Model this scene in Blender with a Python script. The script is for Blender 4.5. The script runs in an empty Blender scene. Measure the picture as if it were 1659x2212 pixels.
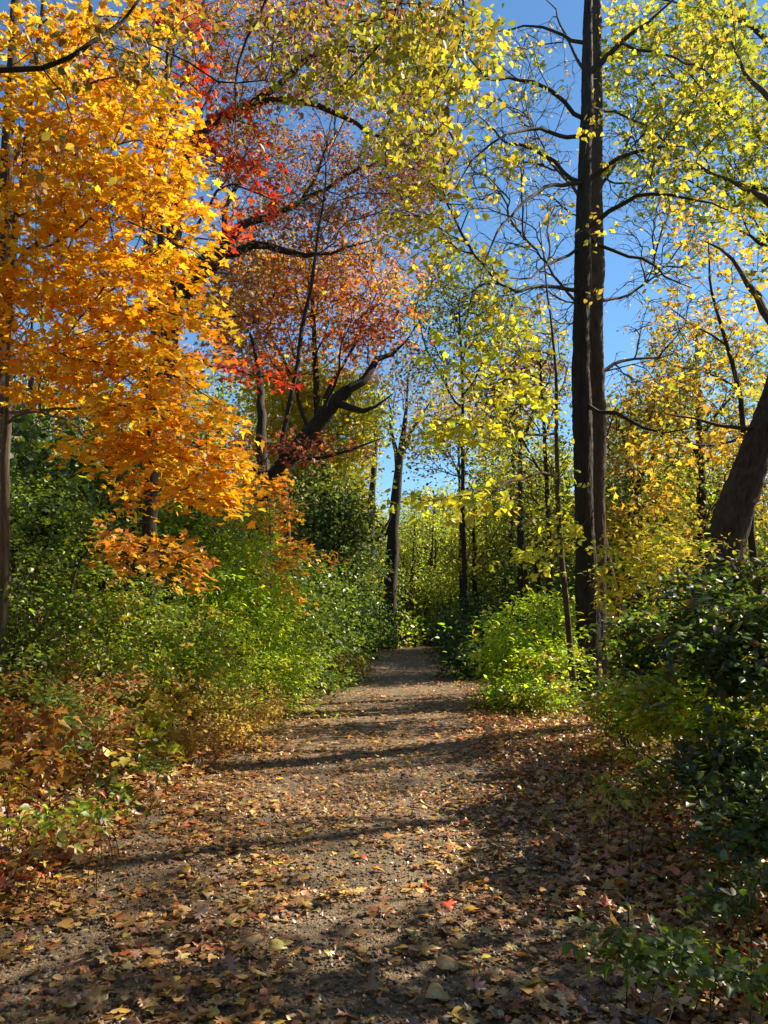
import bpy, math, random
import numpy as np
rng = np.random.default_rng(7); random.seed(7)
R = math.radians
sc = bpy.context.scene
COL = sc.collection
CAM_H = 1.55; PITCH = R(8.0); YAW = R(2.6); F = 1662.0      # 1659x2212 picture units
SUN_AZ, SUN_EL = R(64), R(40)                               # azimuth to the right of the path
S3 = np.array([math.sin(SUN_AZ)*math.cos(SUN_EL), math.cos(SUN_AZ)*math.cos(SUN_EL), math.sin(SUN_EL)])

def U(px, py, d):
    """world point seen at (px,py) standing d metres down the path"""
    x = (px-829.5)/F; z = -(py-1106)/F
    fy = math.cos(PITCH)-z*math.sin(PITCH); fz = math.sin(PITCH)+z*math.cos(PITCH)
    wx = x*math.cos(YAW)-fy*math.sin(YAW); wy = x*math.sin(YAW)+fy*math.cos(YAW)
    return np.array([wx/wy*d, d, CAM_H+fz/wy*d])

def nrm(v):
    return v/np.maximum(np.linalg.norm(v, axis=-1, keepdims=True), 1e-9)
_ph = rng.uniform(0, 6.28, (8, 3)); _fr = rng.normal(0, 1, (8, 2))
def wob(x, y, s=1.0):
    r = 0
    for i in range(8):
        k = (0.5+0.35*i)*s
        r = r+np.sin(x*_fr[i,0]*k+y*_fr[i,1]*k+_ph[i,0]+1.3*np.sin(y*k*.7+_ph[i,1]))/8
    return r
def sstep(t):
    t = np.clip(t, 0, 1); return t*t*(3-2*t)
def path_c(y):
    y = np.asarray(y, float)
    return -0.71-np.maximum(0, y-38)**2*0.035
def tz(x, y):
    x = np.asarray(x, float); y = np.asarray(y, float)
    c = path_c(np.minimum(y, 46))
    l = -(x-c)-1.95; r = (x-c)-1.85
    fade = 1-0.72*sstep((y-17)/16)
    z = 2.5*sstep(l/4.2)*fade*sstep((y+6)/6)+np.maximum(0, l-3)*.05
    z = z-0.35*sstep((r-1.2)/5)
    z = z+np.where(l > 0, np.minimum(l, 1)*.13*wob(x, y, 1.6), 0)+np.where(r > 0, np.minimum(r, 1)*.10*wob(x, y, 1.2), 0)
    z = z+0.012*wob(x, y, 3.0)
    z = z-sstep((y-50)/30)*0.8
    return z

# ---------------------------------------------------------------- materials
def mat(name):
    m = bpy.data.materials.new(name); m.use_nodes = True
    nt = m.node_tree; nt.nodes.clear()
    o = nt.nodes.new('ShaderNodeOutputMaterial')
    return m, nt, o
def N(nt, t, **k):
    n = nt.nodes.new(t)
    for a, b in k.items():
        if a in n.inputs: n.inputs[a].default_value = b
        else: setattr(n, a, b)
    return n
def leaf_mat(name, trans=0.45, gloss=0.06, rough=0.4, tint=(1,1,1)):
    m, nt, o = mat(name)
    at = N(nt, 'ShaderNodeAttribute', attribute_name='col')
    tc = N(nt, 'ShaderNodeTexCoord')
    no = N(nt, 'ShaderNodeTexNoise', Scale=38.0, Detail=2.0)
    nt.links.new(tc.outputs['Object'], no.inputs['Vector'])
    mr = N(nt, 'ShaderNodeMapRange'); mr.inputs[3].default_value = .72; mr.inputs[4].default_value = 1.28
    nt.links.new(no.outputs['Fac'], mr.inputs[0])
    mx = N(nt, 'ShaderNodeVectorMath', operation='SCALE')
    nt.links.new(at.outputs['Color'], mx.inputs[0]); nt.links.new(mr.outputs[0], mx.inputs['Scale'])
    sp = N(nt, 'ShaderNodeTexNoise', Scale=95.0, Detail=1.0); nt.links.new(tc.outputs['Object'], sp.inputs['Vector'])
    sr = N(nt, 'ShaderNodeMapRange'); sr.inputs[1].default_value = .63; sr.inputs[2].default_value = .70; nt.links.new(sp.outputs['Fac'], sr.inputs[0])
    bm = N(nt, 'ShaderNodeMixRGB', blend_type='MULTIPLY'); bm.inputs[2].default_value = (.45, .30, .22, 1)
    nt.links.new(sr.outputs[0], bm.inputs[0]); nt.links.new(mx.outputs[0], bm.inputs[1]); mx = bm
    d = N(nt, 'ShaderNodeBsdfDiffuse'); nt.links.new(mx.outputs[0], d.inputs['Color'])
    t = N(nt, 'ShaderNodeBsdfTranslucent')
    tm = N(nt, 'ShaderNodeVectorMath', operation='MULTIPLY'); tm.inputs[1].default_value = tint
    nt.links.new(mx.outputs[0], tm.inputs[0]); nt.links.new(tm.outputs[0], t.inputs['Color'])
    s1 = N(nt, 'ShaderNodeMixShader', Fac=trans)
    nt.links.new(d.outputs[0], s1.inputs[1]); nt.links.new(t.outputs[0], s1.inputs[2])
    g = N(nt, 'ShaderNodeBsdfGlossy', Roughness=rough); g.inputs['Color'].default_value = (1,1,1,1)
    s2 = N(nt, 'ShaderNodeMixShader', Fac=gloss)
    nt.links.new(s1.outputs[0], s2.inputs[1]); nt.links.new(g.outputs[0], s2.inputs[2])
    nt.links.new(s2.outputs[0], o.inputs['Surface'])
    return m
def bark_mat(name, c1, c2, scale=1.0):
    m, nt, o = mat(name)
    tc = N(nt, 'ShaderNodeTexCoord'); mp = N(nt, 'ShaderNodeMapping'); mp.inputs['Scale'].default_value = (14*scale, 14*scale, 2.2*scale)
    nt.links.new(tc.outputs['Object'], mp.inputs['Vector'])
    no = N(nt, 'ShaderNodeTexNoise', Scale=1.6, Detail=6.0, Roughness=.65, Distortion=.6)
    nt.links.new(mp.outputs[0], no.inputs['Vector'])
    big = N(nt, 'ShaderNodeTexNoise', Scale=.9, Detail=3.0); nt.links.new(tc.outputs['Object'], big.inputs['Vector'])
    ad = N(nt, 'ShaderNodeMath', operation='MULTIPLY_ADD'); ad.inputs[1].default_value = .35; nt.links.new(big.outputs['Fac'], ad.inputs[0]); nt.links.new(no.outputs['Fac'], ad.inputs[2])
    cr = N(nt, 'ShaderNodeValToRGB')
    cr.color_ramp.elements[0].position = .45; cr.color_ramp.elements[0].color = (*c1, 1)
    cr.color_ramp.elements[1].position = .88; cr.color_ramp.elements[1].color = (*c2, 1)
    nt.links.new(ad.outputs[0], cr.inputs[0])
    b = N(nt, 'ShaderNodeBump', Strength=.8, Distance=.03); nt.links.new(no.outputs['Fac'], b.inputs['Height'])
    p = N(nt, 'ShaderNodeBsdfPrincipled', Roughness=.9)
    nt.links.new(cr.outputs[0], p.inputs['Base Color']); nt.links.new(b.outputs[0], p.inputs['Normal'])
    nt.links.new(p.outputs[0], o.inputs['Surface'])
    return m
M_LEAF = leaf_mat('leaf_thin', .56, .035, .5, (1.08, 1.04, .8))
M_WAXY = leaf_mat('leaf_waxy', .55, .045, .42, (1.35, 1.25, .5))
M_DRY = leaf_mat('leaf_dry', .24, .09, .44, (1, .9, .7))
M_BARK = bark_mat('bark_brown', (.022, .014, .008), (.11, .068, .042))
M_DARK = bark_mat('bark_dark', (.008, .006, .0045), (.05, .037, .027))
M_GREY = bark_mat('bark_grey', (.035, .027, .02), (.16, .125, .09))
M_TWIG = bark_mat('bark_twig', (.03, .022, .017), (.10, .075, .055), 2)

# ---------------------------------------------------------------- mesh buffers
class Buf:
    def __init__(s): s.v = []; s.f = []; s.c = []; s.n = 0; s.m = []
    def add(s, v, f, c=None, mi=0):
        v = np.asarray(v, np.float32).reshape(-1, 3); f = np.asarray(f, np.int64)
        s.v.append(v); s.f.append(f+s.n); s.n += len(v)
        s.c.append(np.ones((len(v), 3), np.float32)*.5 if c is None else np.asarray(c, np.float32))
        s.m.append(np.full(len(f), mi, np.int32))
    def build(s, name, mats, parent=None, origin=None, smooth=False):
        if not s.v: return None
        v = np.concatenate(s.v); c = np.concatenate(s.c)
        if origin is not None: v = v-np.asarray(origin, np.float32)
        me = bpy.data.meshes.new(name)
        sizes = []; loops = []; mi = []
        for f, mm in zip(s.f, s.m):
            sizes.append(np.full(len(f), f.shape[1], np.int32)); loops.append(f.ravel()); mi.append(mm)
        sizes = np.concatenate(sizes); loops = np.concatenate(loops).astype(np.int32); mi = np.concatenate(mi)
        me.vertices.add(len(v)); me.vertices.foreach_set('co', v.ravel().astype(np.float32))
        me.loops.add(len(loops)); me.loops.foreach_set('vertex_index', loops)
        me.polygons.add(len(sizes))
        me.polygons.foreach_set('loop_start', np.concatenate([[0], np.cumsum(sizes)[:-1]]).astype(np.int32))
        me.polygons.foreach_set('loop_total', sizes)
        me.polygons.foreach_set('material_index', mi)
        if smooth: me.polygons.foreach_set('use_smooth', np.ones(len(sizes), bool))
        a = me.attributes.new('col', 'FLOAT_COLOR', 'POINT')
        a.data.foreach_set('color', np.concatenate([c, np.ones((len(c), 1))], 1).ravel().astype(np.float32))
        me.update(calc_edges=True)
        for m in (mats if isinstance(mats, (list, tuple)) else [mats]): me.materials.append(m)
        o = bpy.data.objects.new(name, me); COL.objects.link(o)
        if parent is not None: o.parent = parent
        elif origin is not None: o.location = origin
        return o

def tag(o, label, cat, group=None, kind=None):
    if label: o['label'] = label
    if cat: o['category'] = cat
    if group: o['group'] = group
    if kind: o['kind'] = kind
    return o
def thing(name, label, cat, loc, group=None):
    o = bpy.data.objects.new(name, None); COL.objects.link(o); o.location = loc; o.empty_display_size = .3
    return tag(o, label, cat, group)

# ---------------------------------------------------------------- leaf templates (base at 0, tip at y=1)
def tmpl(half, ctr=(0, .45), fold=.25, sag=.25):
    h = list(half); mir = [(-x, y) for x, y in reversed(h) if x > 1e-6]
    o = np.array(h+mir, float)
    o = np.vstack([[ctr], o])
    z = fold*np.abs(o[:,0])-sag*(o[:,1]-.3)**2-.2*sag*(o[:,0]**2)*4
    n = len(o)-1
    f = [(0, 1+i, 1+(i+1) % n) for i in range(n)]
    return np.column_stack([o, z]), np.array(f)
MAPLE = tmpl([(0,0),(.17,-.04),(.40,-.05),(.27,.14),(.40,.22),(.60,.40),(.38,.42),(.33,.55),(.17,.47),(.20,.66),(.12,.78),(0,1.0)], (0,.3))
MAPLE_S = tmpl([(0,0),(.38,-.04),(.22,.18),(.58,.40),(.17,.46),(.17,.74),(0,1.0)], (0,.3))
HEART = tmpl([(0,.02),(.2,-.08),(.42,.03),(.48,.28),(.38,.55),(.18,.80),(0,1.0)], (0,.4), .18)
OVATE = tmpl([(0,0),(.22,.18),(.29,.45),(.17,.78),(0,1.0)], (0,.45), .3)
LANCE = tmpl([(0,0),(.15,.2),(.19,.45),(.11,.76),(0,1.0)], (0,.45), .3)
OAK = tmpl([(0,0),(.07,.16),(.27,.15),(.12,.30),(.42,.42),(.36,.50),(.14,.50),(.36,.72),(.28,.76),(.10,.72),(.12,.86),(0,1.0)], (0,.5), .2, .3)
OAK_S = tmpl([(0,0),(.27,.17),(.12,.33),(.40,.48),(.14,.56),(.30,.78),(0,1.0)], (0,.5), .2)
DIAM = (np.array([(0,0,0),(.36,.45,.08),(0,1,-.08),(-.36,.45,.08)], float), np.array([(0,1,2),(0,2,3)]))
def leaves(buf, P, Nn, D, S, C, T, curl=None):
    if len(P) == 0: return
    Z = nrm(Nn); X = nrm(np.cross(D, Z)); Y = np.cross(Z, X)
    tv, tf = T; n = len(P); k = len(tv)
    cu = rng.normal(1, .8, n) if curl is None else curl
    asp = rng.uniform(.8, 1.12, n)
    S = np.asarray(S)
    V = P[:,None]+S[:,None,None]*(tv[None,:,0,None]*asp[:,None,None]*X[:,None]+tv[None,:,1,None]*Y[:,None]+(tv[None,:,2,None]*cu[:,None,None])*Z[:,None])
    Fc = (tf[None]+(np.arange(n)*k)[:,None,None]).reshape(-1, 3)
    buf.add(V.reshape(-1, 3), Fc, np.repeat(C, k, 0))

def palette(pal, n, idx=None, var=.16):
    pal = np.array(pal, float)
    i = rng.integers(0, len(pal), n) if idx is None else idx
    c = pal[i]*np.exp(rng.normal(0, var, (n, 1)))*np.exp(rng.normal(0, var*.4, (n, 3)))
    return np.clip(c, 0.002, .93)

# ---------------------------------------------------------------- tubes
def tube(buf, P, Rr, sides=6, mi=0, rough=0.0):
    P = np.asarray(P, float); n = len(P)
    if n < 2: return
    T = nrm(np.gradient(P, axis=0))
    a = np.array([1, 0, 0]) if abs(T[0,0]) < .8 else np.array([0, 1, 0])
    X = np.zeros_like(P); x = a-T[0]*a.dot(T[0])
    for i in range(n):
        x = x-T[i]*x.dot(T[i]); x = x/max(np.linalg.norm(x), 1e-9); X[i] = x
    Y = np.cross(T, X)
    th = np.arange(sides)/sides*2*math.pi
    r = np.asarray(Rr, float)[:,None]*np.ones((1, sides))
    if rough > 0:
        s = np.cumsum(np.r_[0, np.linalg.norm(np.diff(P, axis=0), axis=1)])
        ph = rng.uniform(0, 6.28, 4)
        rid = np.abs(np.sin(th[None]*sides*.21+1.1*np.sin(s[:,None]*2.3+ph[0])+.6*np.sin(s[:,None]*7+th[None]*3+ph[1])))
        r = r*(1+rough*(rid-.5)+rough*.7*np.sin(s[:,None]*1.7+th[None]*2+ph[2])*.5+rng.normal(0, rough*.16, r.shape))
    V = P[:,None]+r[:,:,None]*(np.cos(th)[None,:,None]*X[:,None]+np.sin(th)[None,:,None]*Y[:,None])
    i = np.arange(n-1)[:,None]*sides; j = np.arange(sides)[None]; j2 = (j+1) % sides
    f = np.stack([i+j, i+j2, i+sides+j2, i+sides+j], -1).reshape(-1, 4)
    buf.add(V.reshape(-1, 3), f, None, mi)
    buf.add(V[-1], np.arange(sides)[None], None, mi)

def smooth_line(P, Rr, step):
    P = np.asarray(P, float); Rr = np.asarray(Rr, float)
    Q = np.vstack([2*P[0]-P[1], P, 2*P[-1]-P[-2]]); out = []; ro = []
    for i in range(len(P)-1):
        p0, p1, p2, p3 = Q[i:i+4]; L = np.linalg.norm(p2-p1); n = max(1, int(round(L/step)))
        for t in np.arange(n)/n:
            out.append(.5*((2*p1)+(-p0+p2)*t+(2*p0-5*p1+4*p2-p3)*t*t+(-p0+3*p1-3*p2+p3)*t**3)); ro.append(Rr[i]*(1-t)+Rr[i+1]*t)
    out.append(P[-1]); ro.append(Rr[-1])
    return np.array(out), np.array(ro)

# ---------------------------------------------------------------- plant skeleton: hand-drawn limbs + grown branches
class Plant:
    def __init__(s, step=.35, r_tip=.004, wig=.25):
        s.p = []; s.par = []; s.own = []; s.len = []; s.hr = []; s.dir = []; s.step = step; s.rt = r_tip; s.wig = wig; s.tips = []
        s.lines = []
    def line(s, pts, radii, attach=True, wobble=.04):
        P, r = smooth_line(pts, radii, s.step)
        L = len(s.lines)
        w = np.cumsum(rng.normal(0, 1, P.shape), 0)*wobble*s.step
        w -= np.linspace(0, 1, len(P))[:,None]*w[-1]; P = P+w
        par = -1
        if s.p and attach:
            d = np.linalg.norm(np.array(s.p)-P[0], axis=1); par = int(d.argmin())
            if d[par] > .02: P = P.copy(); P[0] = s.p[par]
        ids = []
        for i in range(len(P)):
            if i == 0 and par >= 0: ids.append(par); continue
            s.p.append(P[i]); s.par.append(ids[-1] if ids else -1); s.own.append(L); s.hr.append(r[i])
            pl = s.len[ids[-1]]+np.linalg.norm(P[i]-s.p[ids[-1]]) if ids else 0
            s.len.append(pl); s.dir.append(nrm(P[min(i+1, len(P)-1)]-P[max(i-1, 0)])); ids.append(len(s.p)-1)
        s.lines.append((ids, P, r))
        return s
    def grow(s, A, kl=.2, minlen=0):
        s.n0 = len(s.p)
        A = np.asarray(A, float)
        if len(A) == 0: return s
        base = np.array(s.p)
        dm = np.array([np.linalg.norm(base-a, axis=1).min() for a in A])
        cap = len(s.p)+len(A)*14+10
        PP = np.zeros((cap, 3)); PP[:len(s.p)] = base
        LL = np.zeros(cap); LL[:len(s.p)] = s.len
        DD = np.zeros((cap, 3)); DD[:len(s.p)] = s.dir
        for k in np.argsort(dm):
            a = A[k]; n = len(s.p)
            v = a-PP[:n]; d = np.linalg.norm(v, axis=1)+1e-6
            cs = (v*DD[:n]).sum(1)/d
            cost = d*(1.25-.55*cs)+kl*LL[:n]
            j = int(cost.argmin())
            p0 = PP[j]; L = d[j]; m = min(12, max(2, int(L/s.step)))
            t0 = nrm(DD[j]+nrm(v[j])*.9); b = p0+t0*L*.45+np.array([0, 0, .06*L])
            prev = j; off = rng.normal(0, 1, 3)*s.wig*L*.12
            for i in range(1, m+1):
                t = i/m; q = (1-t)**2*p0+2*t*(1-t)*b+t*t*a+off*math.sin(math.pi*t)+rng.normal(0, .03, 3)*s.step*(i < m)
                s.p.append(q); s.par.append(prev); s.own.append(s.own[j]); s.hr.append(None)
                PP[len(s.p)-1] = q; LL[len(s.p)-1] = LL[prev]+np.linalg.norm(q-PP[prev]); dd = nrm(q-PP[prev]); DD[len(s.p)-1] = dd
                s.len.append(LL[len(s.p)-1]); s.dir.append(dd); prev = len(s.p)-1
            s.tips.append(prev)
        return s
    def radii(s, expo=2.25, cap=None):
        n = len(s.p); acc = np.zeros(n); r = np.zeros(n); ch = [[] for _ in range(n)]
        for i in range(n-1, -1, -1):
            a = acc[i] if acc[i] > 0 else s.rt**expo
            r[i] = a**(1/expo)
            if s.hr[i] is not None: r[i] = s.hr[i]
            elif cap: r[i] = min(r[i], cap)
            p = s.par[i]
            if p >= 0: acc[p] += r[i]**expo if s.hr[i] is None else 0; ch[p].append(i)
        return r, ch
    def bufs(s, hero=(), mi=0, min_r=0):
        r, ch = s.radii(cap=.6*max([min(h for h in [x for x in s.hr if x is not None])*2.2, s.rt*6]))
        out = [Buf() for _ in s.lines]
        for k, (ids, P, rr) in enumerate(s.lines):
            h = k in hero
            if h:
                P2, r2 = smooth_line(P, rr, .07); tube(out[k], P2, r2, 48, mi, .17)
            else:
                mx = max(rr); tube(out[k], P, rr, 14 if mx > .07 else 7 if mx > .025 else 5, mi, .16 if mx > .07 else .08 if mx > .025 else 0)
        p = np.array(s.p)
        for i in range(s.n0, len(s.p)):
            pa = s.par[i]
            main = None
            if pa >= s.n0:
                g = [c for c in ch[pa]]; main = max(g, key=lambda c: r[c])
            if pa < s.n0 or main != i:
                chain = [pa, i]; cur = i
                while ch[cur]:
                    cur = max(ch[cur], key=lambda c: r[c]); chain.append(cur)
                rr = r[chain].copy(); rr[0] = rr[1]*1.15
                tube(out[s.own[i]], p[chain], rr, 6 if rr[0] > .02 else 4 if rr[0] > .008 else 3, mi)
        return out
def blob_pts(blobs, n):
    """blobs given as (px,py,d, rpx,rpy,rd [,weight]); returns points and the blob of each"""
    w = np.array([(b[3]*b[4]*(b[6] if len(b) > 6 else 1)) for b in blobs], float); w /= w.sum()
    idx = rng.choice(len(blobs), n, p=w); out = []
    for i in idx:
        b = blobs[i]
        while True:
            q = rng.uniform(-1, 1, 3)
            if q.dot(q) < 1 and (q.dot(q) > .2 or rng.random() < .5): break
        out.append(U(b[0]+q[0]*b[3], b[1]+q[1]*b[4], b[2]+q[2]*b[5]))
    return np.array(out), idx
def ell_pts(cs, n, lo=.25):
    """world ellipsoids (x,y,z,rx,ry,rz)"""
    w = np.array([c[3]*c[4]*c[5] for c in cs], float)**.8; w /= w.sum(); out = []
    for i in rng.choice(len(cs), n, p=w):
        c = cs[i]
        while True:
            q = rng.uniform(-1, 1, 3)
            if lo < q.dot(q) < 1: break
        out.append([c[0]+q[0]*c[3], c[1]+q[1]*c[4], c[2]+q[2]*c[5]])
    return np.array(out)
def sprays(buf, pl, T, size, k, L, pal, pidx=None, flat=.8, droop=.35, thick=.12, twig=True, tw_mi=1, var=.16, width=.7, out_dir=None, col_f=None, fill=0):
    tips = np.array([pl.p[i] for i in pl.tips]); D = np.array([pl.dir[i] for i in pl.tips])
    if fill:                                   # also leaf the last branch pieces
        ex = [i for i in range(pl.n0, len(pl.p)) if rng.random() < fill]
        tips = np.vstack([tips, np.array([pl.p[i] for i in ex])]); D = np.vstack([D, np.array([pl.dir[i] for i in ex])])
    M = len(tips)
    Dh = D*np.array([1, 1, .45])+rng.normal(0, .25, D.shape); Dh[:,2] -= .12; Dh = nrm(Dh)
    Sd = nrm(np.cross(Dh, np.array([0, 0, 1.0])+rng.normal(0, .3, (M, 3))))
    Up = np.cross(Sd, Dh)
    ks = np.maximum(1, rng.poisson(k, M)); I = np.repeat(np.arange(M), ks); n = len(I)
    t = rng.uniform(-.35, 1, n); w = rng.uniform(-1, 1, n)*width*(1-.45*np.abs(t))
    Ls = L*rng.uniform(.65, 1.35, M)[I][:,None]
    P = tips[I]+Dh[I]*t[:,None]*Ls+Sd[I]*w[:,None]*Ls+Up[I]*rng.normal(0, thick, n)[:,None]*Ls
    P[:,2] -= (t.clip(0)**2)*Ls[:,0]*.3
    dr = nrm(Dh[I]*.6+Sd[I]*np.sign(w)[:,None]*.8+rng.normal(0, .4, (n, 3))+np.array([0, 0, -droop]))
    nm = nrm(np.array([0, 0, flat])+rng.normal(0, .42, (n, 3)))
    if out_dir is not None: nm = nrm(nm+np.array(out_dir)*rng.uniform(0, 1, n)[:,None])
    if pidx is None: ci = rng.integers(0, len(pal), M)
    else: ci = np.r_[pidx, rng.integers(0, len(pal), M-len(pidx))] if len(pidx) < M else pidx
    li = ci[I]; sw = rng.random(n) < .25; li = np.where(sw, rng.integers(0, len(pal), n), li)
    C = palette(pal, n, li, var)
    if col_f is not None: C = col_f(P, C)
    S = size*np.exp(rng.normal(0, .27, n).clip(-.6, .42))
    leaves(buf, P, nm, dr, S, C, T)
    if twig:
        for m in range(M):
            for q in range(3):
                e = tips[m]+Dh[m]*L*rng.uniform(.4, 1)+Sd[m]*L*rng.uniform(-1, 1)*width*.8; e[2] -= .1*L
                md = (tips[m]+e)/2+np.array([0, 0, .08*L]); tube(buf, [tips[m], md, e], [pl.rt*.8, pl.rt*.6, pl.rt*.35], 3, tw_mi)
    return n
NL = [0]
def tree(name, label, cat, base, lines, attract, leaf=None, step=.35, r_tip=.004, wig=.25, bark=M_BARK, hero=(), group=None, kl=.2, pidx=None, lmat=M_LEAF, limb='limb', crown='crown', trunk='trunk', wobble=.10, join=False, part_labels=None):
    base = np.array(base, float); base[2] = float(tz(base[0], base[1]))-.02
    root = thing(name, label, cat, base, group)
    pl = Plant(step, r_tip, wig)
    f0 = np.array(lines[0][0][0], float); gz = float(tz(f0[0], f0[1]))
    if f0[2] > gz:
        lines = [([np.array([f0[0], f0[1], gz-.1])]+list(lines[0][0]), [lines[0][1][0]*1.12]+list(lines[0][1]))]+list(lines[1:])
    for li, (pts, rr) in enumerate(lines): pl.line(pts, rr, wobble=wobble if li else .03)
    pl.grow(attract, kl)
    bs = pl.bufs(hero)
    if join:
        for b in bs[1:]:
            for v, f, c, m in zip(b.v, b.f, b.c, b.m): pass
        tot = Buf()
        for b in bs:
            off = 0
            for v, f, c, m in zip(b.v, b.f, b.c, b.m):
                tot.add(v, f-off, c, int(m[0]) if len(m) else 0); off += len(v)
        bs = [tot]
    for i, b in enumerate(bs):
        if b.v: b.build(trunk if i == 0 else limb, bark, root, base, smooth=True)
    if leaf:
        lb = Buf(); NL[0] += sprays(lb, pl, pidx=pidx, **leaf)
        lb.build(crown, [lmat, M_TWIG], root, base)
    return root
def copy_tree(o, parent=None):
    c = o.copy(); COL.objects.link(c)
    if parent is not None: c.parent = parent
    for ch in list(o.children): copy_tree(ch, c)
    return c
def G(px, py, d=None):
    """ground point under a picture position (flat path level)"""
    p = U(px, py, 1.0); k = CAM_H/(CAM_H-p[2]); return np.array([p[0]*k, k, 0])
def UL(*pts):
    return [U(*p) for p in pts]
#@@SCENE
# ================================================================ world, sun, camera
def setup():
    w = bpy.data.worlds.new("World"); sc.world = w; w.use_nodes = True
    nt = w.node_tree; nt.nodes.clear()
    o = nt.nodes.new('ShaderNodeOutputWorld'); b = nt.nodes.new('ShaderNodeBackground'); s = nt.nodes.new('ShaderNodeTexSky')
    s.sky_type = 'NISHITA'; s.sun_disc = False; s.sun_elevation = SUN_EL; s.sun_rotation = SUN_AZ
    s.air_density = 1.0; s.dust_density = .0; s.ozone_density = 1.3
    b.inputs[1].default_value = SKY
    mm = nt.nodes.new('ShaderNodeVectorMath'); mm.operation = 'MULTIPLY'; mm.inputs[1].default_value = (.80, 1.12, 1.30)
    nt.links.new(s.outputs[0], mm.inputs[0]); nt.links.new(mm.outputs[0], b.inputs[0]); nt.links.new(b.outputs[0], o.inputs[0])
    l = bpy.data.lights.new('sun', 'SUN'); l.energy = SUN; l.angle = R(.53); l.color = (1, .87, .66)
    lo = bpy.data.objects.new('sun', l); COL.objects.link(lo)
    from mathutils import Vector
    lo.rotation_euler = Vector(tuple(S3)).to_track_quat('Z', 'Y').to_euler(); lo.location = (20, 20, 30)
    c = bpy.data.cameras.new('camera'); co = bpy.data.objects.new('camera', c); COL.objects.link(co)
    co.location = (0, 0, CAM_H); co.rotation_euler = (math.pi/2+PITCH, 0, YAW)
    c.sensor_fit = 'VERTICAL'; c.sensor_height = 36; c.lens = 36*F/2212; c.clip_end = 2000; c.clip_start = .05
    sc.camera = co
    sc.view_settings.view_transform = 'Standard'; sc.view_settings.look = 'None'
    sc.view_settings.exposure = EXPO; sc.view_settings.gamma = 1
    sc.cycles.max_bounces = 8; sc.cycles.diffuse_bounces = 4; sc.cycles.glossy_bounces = 2; sc.cycles.transmission_bounces = 6; sc.cycles.transparent_max_bounces = 4
SKY, SUN, EXPO = .060, 5.0, 1.26
setup()

# ================================================================ ground
def sheet(name, X, Y, Z, m):
    ny, nx = X.shape
    b = Buf(); i = np.arange(ny-1)[:,None]*nx; j = np.arange(nx-1)[None]
    b.add(np.stack([X, Y, Z], -1).reshape(-1, 3), np.stack([i+j, i+j+1, i+nx+j+1, i+nx+j], -1).reshape(-1, 4))
    o = b.build(name, m, smooth=True); return o
def mix_col(nt, fac, a, b):
    n = nt.nodes.new('ShaderNodeMixRGB')
    if isinstance(a, tuple): n.inputs[1].default_value = (*a, 1)
    else: nt.links.new(a, n.inputs[1])
    if isinstance(b, tuple): n.inputs[2].default_value = (*b, 1)
    else: nt.links.new(b, n.inputs[2])
    nt.links.new(fac, n.inputs[0]); return n.outputs[0]
def ground_mat():
    m, nt, o = mat('soil_and_leaf_mould'); tc = N(nt, 'ShaderNodeTexCoord')
    n1 = N(nt, 'ShaderNodeTexNoise', Scale=1.3, Detail=8.0, Roughness=.7); nt.links.new(tc.outputs['Object'], n1.inputs['Vector'])
    v = N(nt, 'ShaderNodeTexVoronoi', Scale=16.0); nt.links.new(tc.outputs['Object'], v.inputs['Vector'])
    cr = N(nt, 'ShaderNodeValToRGB'); e = cr.color_ramp.elements
    e[0].position = 0; e[0].color = (.03, .018, .010, 1); e[1].position = 1; e[1].color = (.16, .075, .03, 1)
    sp = N(nt, 'ShaderNodeSeparateColor'); nt.links.new(v.outputs['Color'], sp.inputs[0]); nt.links.new(sp.outputs[0], cr.inputs[0])
    c = mix_col(nt, n1.outputs['Fac'], (.022, .016, .010), cr.outputs[0])
    bp = N(nt, 'ShaderNodeBump', Strength=.9, Distance=.03); nt.links.new(v.outputs['Distance'], bp.inputs['Height'])
    p = N(nt, 'ShaderNodeBsdfPrincipled', Roughness=.95); nt.links.new(c, p.inputs['Base Color']); nt.links.new(bp.outputs[0], p.inputs['Normal'])
    nt.links.new(p.outputs[0], o.inputs[0]); return m
def gravel_mat():
    m, nt, o = mat('packed_gravel'); tc = N(nt, 'ShaderNodeTexCoord')
    n1 = N(nt, 'ShaderNodeTexNoise', Scale=.9, Detail=6.0, Roughness=.6); nt.links.new(tc.outputs['Object'], n1.inputs['Vector'])
    v = N(nt, 'ShaderNodeTexVoronoi', Scale=75.0); nt.links.new(tc.outputs['Object'], v.inputs['Vector'])
    v2 = N(nt, 'ShaderNodeTexVoronoi', Scale=190.0); nt.links.new(tc.outputs['Object'], v2.inputs['Vector'])
    sp = N(nt, 'ShaderNodeSeparateColor'); nt.links.new(v.outputs['Color'], sp.inputs[0])
    c = mix_col(nt, sp.outputs[0], (.075, .053, .031), (.31, .225, .14))
    c = mix_col(nt, n1.outputs['Fac'], c, (.145, .103, .062))
    ad = N(nt, 'ShaderNodeMath', operation='MULTIPLY_ADD'); ad.inputs[1].default_value = .5; nt.links.new(v2.outputs['Distance'], ad.inputs[0]); nt.links.new(v.outputs['Distance'], ad.inputs[2])
    bp = N(nt, 'ShaderNodeBump', Strength=1.0, Distance=.008, invert=True); nt.links.new(ad.outputs[0], bp.inputs['Height'])
    p = N(nt, 'ShaderNodeBsdfPrincipled', Roughness=.7); nt.links.new(c, p.inputs['Base Color']); nt.links.new(bp.outputs[0], p.inputs['Normal'])
    nt.links.new(p.outputs[0], o.inputs[0]); return m
def nonu(a, b, c, n1, n2):
    return np.unique(np.concatenate([-np.geomspace(-a, b, n1)[::1] if False else np.linspace(a, -b, n1), np.linspace(-b, c, n2)]))
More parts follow.
